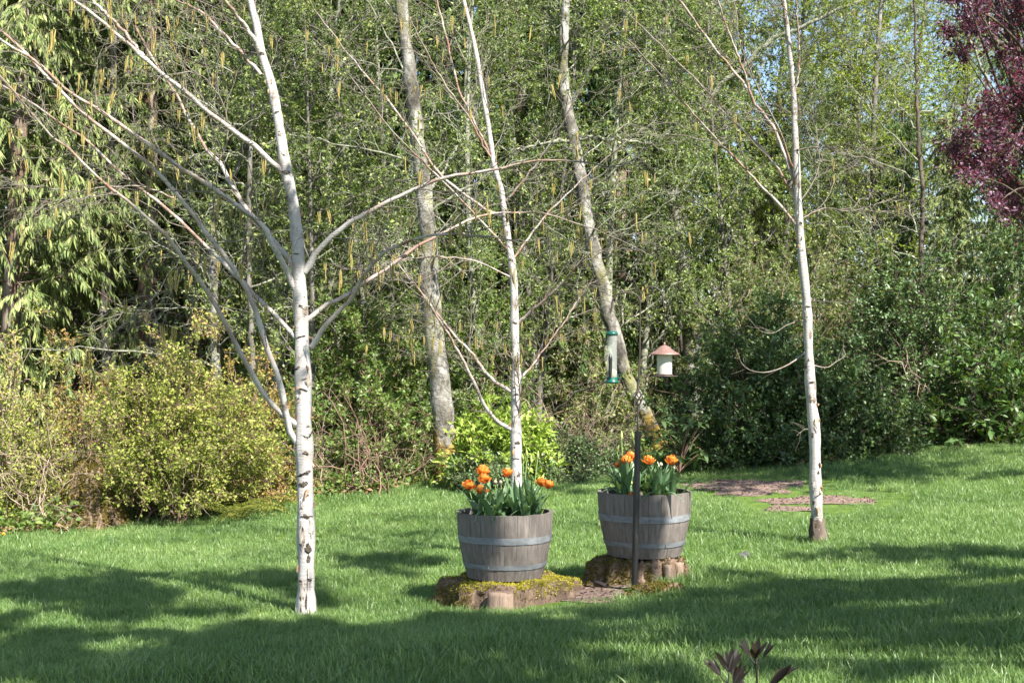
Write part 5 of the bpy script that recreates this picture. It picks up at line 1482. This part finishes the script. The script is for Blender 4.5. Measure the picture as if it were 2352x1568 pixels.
def spindle(L, r, mat, name, pts=(0.25, 0.8, 1.0, 0.85, 0.5, 0.05)):
    a = Acc()
    z = np.linspace(0, L, len(pts))
    tubes(a, np.column_stack([0 * z, 0 * z, z]), r * np.array(pts), 9)
    me = a.mesh(name); me.materials.append(mat)
    return me
bud_m = spindle(0.055, 0.0085, MAT['bud'], 'bud'); pod_m = spindle(0.026, 0.013, MAT['pod'], 'bud', (0.5, 0.95, 1.0, 0.9, 0.6, 0.1))
fat_m = spindle(0.05, 0.017, MAT['bud'], 'bud', (0.5, 0.95, 1.0, 0.9, 0.65, 0.2))

def tulip(label, base, head, kind, rng, nleaf=3, group=None, size=1.0):
    base = np.asarray(base, float); head = np.asarray(head, float)
    root = empty('tulip', base, label, 'tulip', group)
    if kind is not None:
        d = head - base
        s = np.linspace(0, 1, 7)[:, None]
        p = d * s + np.array((rng.randn() * 0.015, rng.randn() * 0.015, 0)) * np.sin(np.pi * s)
        a = Acc(); tubes(a, p, np.linspace(0.0042, 0.0034, 7), 6)
        obj('stem', a.mesh('stem'), MAT['tulip_stem'], root)
        tilt = Euler((rng.randn() * 0.12, rng.randn() * 0.12, rng.rand() * 6.28)).to_matrix().to_4x4()
        T = Matrix.Translation(Vector(d)) @ tilt
        if kind == 'bloom':
            fl = empty('flower', (0, 0, 0)); fl.parent = root; fl.matrix_local = T
            for ring, (nn, ms, sc_, tl) in enumerate(((6, pet_out, 1.0, 0.22), (6, pet_out, 0.98, -0.02), (6, pet_in, 1.0, 0.04), (5, pet_in, 0.98, -0.12), (3, pet_in, 0.85, -0.2))):
                for k in range(nn):
                    o = obj('petal', ms[rng.randint(2)], None, fl)
                    az = 6.2832 * (k + 0.5 * (ring % 2)) / nn + rng.randn() * 0.12
                    s_ = sc_ * size * (0.9 + 0.2 * rng.rand())
                    o.matrix_local = Matrix.Rotation(az, 4, 'Z') @ Matrix.Rotation(tl + rng.randn() * 0.12, 4, 'Y') @ Matrix.Scale(s_, 4)
        else:
            o = obj('bud', {'bud': bud_m, 'pod': pod_m, 'fat': fat_m}[kind], None, root)
            o.matrix_local = T @ Matrix.Scale(size, 4)
    for k in range(nleaf):
        o = obj('leaf', tl_m[rng.randint(5)], None, root)
        az = rng.rand() * 6.28
        o.matrix_local = Matrix.Rotation(az, 4, 'Z') @ Matrix.Scale(0.75 + 0.5 * rng.rand(), 4)
        o.location = (rng.randn() * 0.008, rng.randn() * 0.008, 0)
    return root

SRC = 2352 / 2448.0
def head_at(u, v, Y): return P(u * SRC, v * SRC, Y)
def plant_barrel(c, zb, heads, seed, lab, n_leafy):
    rng = np.random.RandomState(seed)
    soil = zb + BH - 0.08
    for (u, v, dy, kind, size, txt) in heads:
        h = head_at(u, v, c[1] + dy)
        if kind == 'bloom': h[2] -= 0.028 * size
        else: h[2] -= 0.025
        b = np.array((c[0] + (h[0] - c[0]) * 0.72, c[1] + dy * 0.85, soil))
        rr_ = np.hypot(b[0] - c[0], b[1] - c[1])
        if rr_ > 0.26: b[:2] = c + (b[:2] - c) * 0.26 / rr_
        tulip(txt + ' ' + lab, b, h, kind, rng, 3, 'tulips growing in the half barrels', size)
    for k in range(n_leafy):
        a_ = rng.rand() * 6.28; q = 0.265 * math.sqrt(rng.rand())
        b = np.array((c[0] + q * math.cos(a_), c[1] + q * math.sin(a_), soil))
        tulip('flowerless tulip leaves ' + lab, b, b, None, rng, rng.randint(4, 7), 'tulips growing in the half barrels')
L1_ = 'in the barrel on the bright mossy stump'
L2_ = 'in the barrel behind the black pole'
plant_barrel(B1, ZB1, [
    (1154, 1124, -0.02, 'bloom', 1.15, 'tallest wide orange double tulip'), (1158, 1142, -0.12, 'bloom', 1.0, 'orange double tulip just below the tallest bloom'),
    (1121, 1158, -0.10, 'bloom', 0.95, 'orange double tulip nearest the white birch'), (1151, 1170, -0.20, 'bloom', 0.95, 'lowest orange double tulip above the staves'),
    (1213, 1129, 0.05, 'bloom', 0.92, 'golden orange tulip beside the slender birch trunk'), (1294, 1151, -0.05, 'bloom', 0.85, 'orange tulip touching a redder bloom'), (1311, 1157, -0.10, 'bloom', 0.85, 'red orange tulip nearest the pole'),
    (1251, 1092, 0.10, 'bud', 1.0, 'tall closed tulip bud'), (1260, 1084, 0.12, 'bud', 1.1, 'tall closed tulip bud'), (1270, 1097, 0.05, 'bud', 1.0, 'tall closed tulip bud'), (1285, 1088, 0.08, 'bud', 1.1, 'tall closed tulip bud'),
    (1184, 1146, -0.05, 'pod', 1.0, 'greyish seed head of a spent tulip'), (1197, 1147, 0.0, 'pod', 1.0, 'greyish seed head of a spent tulip'), (1211, 1116, 0.12, 'pod', 1.0, 'greyish seed head of a spent tulip')], 141, L1_, 17)
plant_barrel(B2, ZB2, [
    (1506, 1090, 0.05, 'bloom', 0.95, 'orange tulip close beside the pole and above another'), (1497, 1100, -0.08, 'bloom', 0.95, 'orange tulip tucked under a taller bloom'), (1477, 1110, -0.05, 'bloom', 0.62, 'small half open orange tulip'),
    (1550, 1098, -0.02, 'bloom', 0.95, 'orange double tulip beside the outermost bloom'), (1605, 1099, -0.04, 'bloom', 1.0, 'outermost orange double tulip'), (1508, 1181, -0.24, 'bloom', 0.5, 'low drooping orange tulip at the rim'),
    (1486, 1042, 0.08, 'bud', 1.15, 'tall closed tulip bud'), (1474, 1070, 0.05, 'bud', 1.0, 'tall closed tulip bud'), (1514, 1040, 0.10, 'bud', 1.0, 'tall closed tulip bud'),
    (1508, 1154, -0.15, 'fat', 1.0, 'fat green unopened tulip'), (1580, 1105, 0.1, 'pod', 1.1, 'pale spent tulip head'), (1611, 1112, -0.06, 'pod', 0.8, 'pale spent tulip head')], 142, L2_, 19)

# ------------------------------------------------------------------ feeder pole and feeders
MAT['pipe'] = simple_mat('black_pipe', [(0.3, (0.005, 0.005, 0.0055)), (0.6, (0.014, 0.0135, 0.0135)), (0.8, (0.06, 0.058, 0.056))], 14, (3, 3, 0.6), 0.5, 0.5, 0.15, 60)
MAT['iron'] = simple_mat('rusty_black_iron', [(0.35, (0.018, 0.016, 0.015)), (0.65, (0.07, 0.045, 0.035))], 20, None, 0.5, 0.5)
MAT['copper'] = simple_mat('copper_roof', [(0.3, (0.26, 0.145, 0.115)), (0.7, (0.40, 0.26, 0.22))], 9, None, 0.42, 0.5, 0, 10, 0.4)
MAT['green_p'] = simple_mat('green_plastic', [(0.3, (0.004, 0.06, 0.045)), (0.7, (0.01, 0.11, 0.08))], 9, None, 0.35, 0.5)
MAT['seed'] = simple_mat('bird_seed', [(0.35, (0.30, 0.26, 0.15)), (0.65, (0.55, 0.52, 0.38))], 90, None, 0.8, 0.3)
MAT['black_p'] = simple_mat('black_plastic', [(0.3, (0.012, 0.012, 0.012)), (0.7, (0.03, 0.03, 0.03))], 9, None, 0.4, 0.5)
def glass_mat(name, colr, alpha_mix, rough=0.08):
    m, nt, out = new_mat(name)
    tr = nt.nodes.new('ShaderNodeBsdfTransparent'); tr.inputs[0].default_value = (*colr, 1)
    b = nt.nodes.new('ShaderNodeBsdfPrincipled'); b.inputs['Base Color'].default_value = (*colr, 1); b.inputs['Roughness'].default_value = rough
    ms = nt.nodes.new('ShaderNodeMixShader'); ms.inputs[0].default_value = alpha_mix
    nt.links.new(tr.outputs[0], ms.inputs[1]); nt.links.new(b.outputs[0], ms.inputs[2]); nt.links.new(ms.outputs[0], out.inputs[0])
    return m
MAT['clear'] = glass_mat('clear_plastic', (0.80, 0.83, 0.79), 0.22)
YP = 9.12
def S(u, v, Y=YP): return head_at(u, v, Y)
pb = S(1517, 1371); pb_x = pb[0]
base = np.array((pb_x - 0.002, YP, float(G(pb_x, YP)) - 0.03))
pole = empty('feeder_pole', base, 'black pipe pole with two curved iron hooks before the second barrel', 'pole')
top = S(1525, 1031)
a = Acc(); tubes(a, np.linspace(base, top, 8), np.full(8, 0.0205), 16, cap=True)
obj('pipe', a.mesh('pipe', base), MAT['pipe'], pole)
rod = [top, S(1525, 975), S(1525, 965)]
a = Acc(); tubes(a, resample(np.array([top - (0, 0, 0.05), S(1524.5, 1000), S(1525, 970)]), 8), np.full(8, 0.0055), 8)
obj('rod', a.mesh('rod', base), MAT['iron'], pole)
a = Acc(); tubes(a, resample(np.array([S(1525, 932), S(1527, 900), S(1529, 868), S(1530, 800), S(1530.5, 760), S(1530, 716)]), 16), np.linspace(0.0062, 0.005, 16), 8)
obj('rod', a.mesh('rod', base), MAT['iron'], pole)
# twisted basket
cb, ct = S(1525, 970), S(1525, 932)
bk = empty('twist_basket', (0, 0, 0)); bk.parent = pole
for k in range(5):
    for sg in (1, -1):
        s = np.linspace(0, 1, 14)
        az = 6.2832 * k / 5 + sg * s * 2.6
        r = 0.028 * np.sin(np.pi * s) + 0.004
        p = cb[None] + (ct - cb)[None] * s[:, None] + np.column_stack([r * np.cos(az), r * np.sin(az), 0 * s])
        a = Acc(); tubes(a, p, np.full(14, 0.0026), 5)
        obj('wire', a.mesh('wire', base), MAT['iron'], bk)
a = Acc(); tubes(a, resample(np.array([cb - (0, 0, 0.05), cb]), 6), np.linspace(0.0055, 0.009, 6), 8)
tubes(a, resample(np.array([ct, ct + (0, 0, 0.06)]), 6), np.linspace(0.010, 0.0062, 6), 8)
obj('collar', a.mesh('collar', base), MAT['iron'], pole)
hookR = [S(1530, 730), S(1531, 714), S(1536, 698), S(1547, 687), S(1561, 685), S(1575, 692), S(1584, 707), S(1586, 725), S(1588, 735), S(1592, 738), S(1594, 733)]
hookL = [S(1531, 735), S(1528, 714), S(1519, 703), S(1504, 699), S(1488, 700), S(1474, 704), S(1465, 716), S(1462, 735), S(1460, 746), S(1457, 744)]
for hk in (hookR, hookL):
    a = Acc(); tubes(a, resample(np.array(hk), 36), np.full(36, 0.005), 8)
    obj('hook', a.mesh('hook', base), MAT['iron'], pole)

def lathe(prof, n=36):
    v = []; m = len(prof)
    for (r, z) in prof:
        for i in range(n):
            a_ = 6.2832 * i / n
            v.append((r * math.cos(a_), r * math.sin(a_), z))
    q = [(k * n + i, k * n + (i + 1) % n, (k + 1) * n + (i + 1) % n, (k + 1) * n + i) for k in range(m - 1) for i in range(n)]
    return mesh_from('lathe', np.array(v), [np.array(q)])
# lantern feeder: hangs from the right hook
hz = S(1590, 738); c0 = S(1588.5, 898)          # bottom centre
px_m = YP / 3363.0
lf_ = empty('lantern_feeder', c0, 'round seed feeder with copper roof hanging from the iron hook', 'bird feeder')
roof_z0 = (898 - 846) * px_m; roof_z1 = (898 - 826) * px_m
obj('roof', lathe([(0.0965, roof_z0 - 0.004), (0.0975, roof_z0), (0.094, roof_z0 + 0.004), (0.066, roof_z0 + 0.018), (0.045, roof_z0 + 0.034), (0.032, roof_z0 + 0.048), (0.016, roof_z1), (0.006, roof_z1 + 0.004), (0.0, roof_z1 + 0.005)]), MAT['copper'], lf_)
obj('finial', lathe([(0.0, roof_z1 + 0.022), (0.006, roof_z1 + 0.020), (0.008, roof_z1 + 0.014), (0.006, roof_z1 + 0.006), (0.0045, roof_z1)], 12), MAT['copper'], lf_)
MAT['cream'] = glass_mat('cloudy_cylinder', (0.78, 0.78, 0.66), 0.6, 0.2)
obj('cylinder', lathe([(0.049, 0.008), (0.049, roof_z0 + 0.010)]), MAT['cream'], lf_)
obj('seed', lathe([(0.0, 0.006), (0.045, 0.006), (0.045, 0.105), (0.02, 0.115), (0.0, 0.118)], 24), MAT['seed'], lf_)
obj('tray', lathe([(0.0, -0.006), (0.088, -0.006), (0.090, 0.000), (0.086, 0.002), (0.060, -0.001), (0.054, 0.012), (0.0, 0.012)]), MAT['iron'], lf_)
a = Acc(); tubes(a, resample(np.array([hz + (0, 0, 0.001) - c0, (hz - c0) * 0.6 + (0.0, 0, 0.03), (0, 0, roof_z1 + 0.016)]), 10), np.full(10, 0.0012), 5)
obj('hanger', a.mesh('hanger'), MAT['iron'], lf_)
# tube feeder: hangs from the left hook
c0 = S(1463, 914); hz = S(1459.5, 746)
tf = empty('tube_feeder', c0, 'clear tube seed feeder with green cap and base hanging from the iron hook', 'bird feeder')
h1 = (914 - 797) * px_m
obj('tube', lathe([(0.033, 0.01), (0.033, h1)], 28), MAT['clear'], tf)
obj('cap', lathe([(0.035, h1 - 0.012), (0.039, h1 - 0.010), (0.039, h1 + 0.004), (0.030, h1 + 0.012), (0.010, h1 + 0.016), (0.0, h1 + 0.017)], 28), MAT['green_p'], tf)
obj('base', lathe([(0.0, -0.006), (0.034, -0.006), (0.045, 0.0), (0.046, 0.008), (0.036, 0.014), (0.035, 0.034), (0.0, 0.036)], 28), MAT['green_p'], tf)
obj('seed', lathe([(0.0, 0.034), (0.0315, 0.034), (0.0315, 0.075), (0.012, 0.085), (0.0, 0.086)], 20), MAT['seed'], tf)
a = Acc()
p = np.array([(-0.014, -0.0335, 0.03), (-0.014, -0.035, 0.06), (-0.013, -0.0355, 0.11), (-0.013, -0.035, 0.165), (-0.013, -0.033, 0.185)])
tubes(a, resample(p, 10), np.array((0.006, 0.010, 0.012, 0.012, 0.012, 0.012, 0.013, 0.014, 0.012, 0.003)), 8)
obj('baffle', a.mesh('baffle'), MAT['black_p'], tf)
for (sx, zz) in ((1, 0.03), (-1, 0.03), (1, 0.05)):
    a = Acc(); tubes(a, np.array([(sx * 0.030, -0.006, zz), (sx * 0.052, -0.008, zz), (sx * 0.062, -0.008, zz + 0.003)]), np.full(3, 0.003), 6)
    obj('perch', a.mesh('perch'), MAT['green_p'], tf)
a = Acc()
s = np.linspace(0, 1, 12)
arc = np.column_stack([0.030 * np.cos(np.pi * s), 0 * s, h1 + 0.002 + 0.045 * np.sin(np.pi * s)])
tubes(a, arc, np.full(12, 0.0012), 5)
tubes(a, resample(np.array([(0, 0, h1 + 0.046), hz - c0]), 6), np.full(6, 0.001), 5)
obj('hanger', a.mesh('hanger'), MAT['iron'], tf)

# ------------------------------------------------------------------ foreground peony shoots and small things
MAT['peony'] = leaf_mat('peony_leaf', [(0.0, (0.012, 0.009, 0.007)), (0.6, (0.020, 0.014, 0.009)), (1.0, (0.035, 0.024, 0.015))], 0.12, 0.45, 0.35, 0.25, (0.16, 0.08, 0.02))
pm = [leaf_blade_mesh('leaf', 0.120, 0.030, MAT['peony'], c, 7) for c in (-0.25, -0.1, 0.12)]
rng = np.random.RandomState(151)
def peony(label, stems, Y):
    x0 = P(stems[0][0], stems[0][1], Y)[0]
    b = np.array((x0, Y, float(G(x0, Y))))
    root = empty('peony', b, label, 'plant')
    for (u, v, dy, fans) in stems:
        t = P(u, v, Y + dy)
        st = np.array((b[0] + (t[0] - b[0]) * 0.55, b[1] + dy * 0.5, b[2] - 0.02))
        s = resample(np.array([st, st * 0.5 + t * 0.5 + (0.006, 0, 0), t]), 10)
        a = Acc(); tubes(a, s, np.linspace(0.0065, 0.004, 10), 8)
        obj('stem', a.mesh('stem', b), MAT['peony'], root)
        for (az, el, frac, sc_, nl) in fans:
            k = int(frac * 9); p0 = s[k]
            d = np.array((math.cos(az) * math.cos(el), math.sin(az) * math.cos(el), math.sin(el)))
            p1 = p0 + d * 0.055 * sc_
            a = Acc(); tubes(a, np.array([p0, p0 * 0.5 + p1 * 0.5 - (0, 0, 0.004), p1]), np.array((0.003, 0.0026, 0.002)), 6)
            obj('leaf_stalk', a.mesh('leaf_stalk', b), MAT['peony'], root)
            for j in range(nl):
                o = obj('leaf', pm[rng.randint(3)], None, root)
                sp = (j - (nl - 1) / 2) * 0.36
                side = np.cross(d, (0, 0, 1.0)); side /= np.linalg.norm(side) + 1e-6
                dd = d + side * sp + np.array((0, 0, 0.25)) + rng.randn(3) * 0.12
                o.matrix_local = Matrix.Translation(Vector(p1 - b)) @ orient(dd, np.cross(side, d) * 0.8 + rng.randn(3) * 0.25 + np.array((0, -0.3, 0.2))) @ Matrix.Scale(sc_ * (0.8 + 0.3 * rng.rand()), 4)
    return root
peony('dark bronze peony shoot with fanned leaves in the near grass', [(1737, 1525, 0.0, [(1.2, 1.1, 1.0, 0.6, 4), (2.6, 0.8, 1.0, 0.7, 4), (0.3, 0.7, 1.0, 0.7, 4), (4.3, 0.9, 1.0, 0.6, 4), (3.0, 0.5, 0.72, 1.0, 5), (0.1, 0.55, 0.68, 1.1, 5), (3.5, 0.15, 0.55, 0.8, 4), (5.2, 0.3, 0.6, 0.8, 4)])], 5.6)
peony('shorter dark peony shoot beside the taller one', [(1672, 1568, 0.0, [(2.7, 0.7, 1.0, 0.75, 5), (1.2, 1.2, 1.0, 0.8, 5), (0.6, 0.7, 0.9, 0.7, 4), (3.6, 0.4, 0.8, 0.7, 4)])], 5.5)

def rock(name, label, c, r, seed, mat, cat):
    rng = np.random.RandomState(seed)
    import bmesh
    bm = bmesh.new(); bmesh.ops.create_icosphere(bm, subdivisions=3, radius=1)
    k = rng.randn(3, 3)
    for v in bm.verts:
        n_ = v.co.copy()
        f = 1 + 0.13 * math.sin(3 * n_.dot(Vector(k[0]))) + 0.09 * math.sin(6 * n_.dot(Vector(k[1])))
        v.co = Vector((n_.x * r[0], n_.y * r[1], n_.z * r[2])) * f
    me = bpy.data.meshes.new(name); bm.to_mesh(me); bm.free()
    o = obj(name, me, mat, label=label, cat=cat)
    o.location = (c[0], c[1], float(G(c[0], c[1])) + r[2] * 0.5)
    return o
MAT['stone'] = simple_mat('grey_stone', [(0.3, (0.05, 0.05, 0.05)), (0.7, (0.12, 0.12, 0.118))], 14, None, 0.9, 0.2, 0.4, 40)
q = gp(1710, 1283)
rock('stone', 'small grey stone half sunk in the lawn', q, (0.05, 0.04, 0.035), 3, MAT['stone'], 'stone')
# stick on the soil between the stumps
q0, q1 = gp(1395, 1352), gp(1330, 1349)
a = Acc()
sp = resample(np.array([(q0[0], q0[1], float(G(q0[0], q0[1])) + 0.02), ((q0[0] + q1[0]) / 2, (q0[1] + q1[1]) / 2 + 0.02, float(G(q0[0], q0[1])) + 0.028), (q1[0], q1[1], float(G(q1[0], q1[1])) + 0.02)]), 10)
tubes(a, sp, np.linspace(0.012, 0.006, 10) * (1 + 0.15 * np.random.RandomState(3).randn(10)), 8, cap=True)
obj('stick', a.mesh('stick'), MAT['dead'], label='short dry stick lying on soil between the stumps', cat='stick')
# dandelion at the left edge
q = gp(6, 1258)
dz = float(G(q[0], q[1]))
dn = empty('dandelion', (q[0], q[1], dz), 'single yellow dandelion flower at the lawn edge', 'flower')
MAT['dandelion'] = simple_mat('dandelion', [(0.3, (0.75, 0.50, 0.02)), (0.7, (0.85, 0.65, 0.04))], 10, None, 0.7, 0.3)
a = Acc(); tubes(a, np.array([(0, 0, 0), (0.004, 0, 0.07), (0.006, 0, 0.13)]), np.full(3, 0.0025), 6)
obj('stem', a.mesh('stem'), MAT['tulip_stem'], dn)
a = Acc(); rng = np.random.RandomState(9); m_ = 60
az = rng.rand(m_) * 6.28; el = rng.rand(m_) * 1.3
leaves(a, np.tile((0.006, 0, 0.13), (m_, 1)), np.column_stack([np.cos(az) * np.cos(el), np.sin(az) * np.cos(el), np.sin(el)]), rng.randn(m_, 3), 0.022, 0.006, 0.1)
obj('flower_head', a.mesh('flower_head'), MAT['dandelion'], dn)
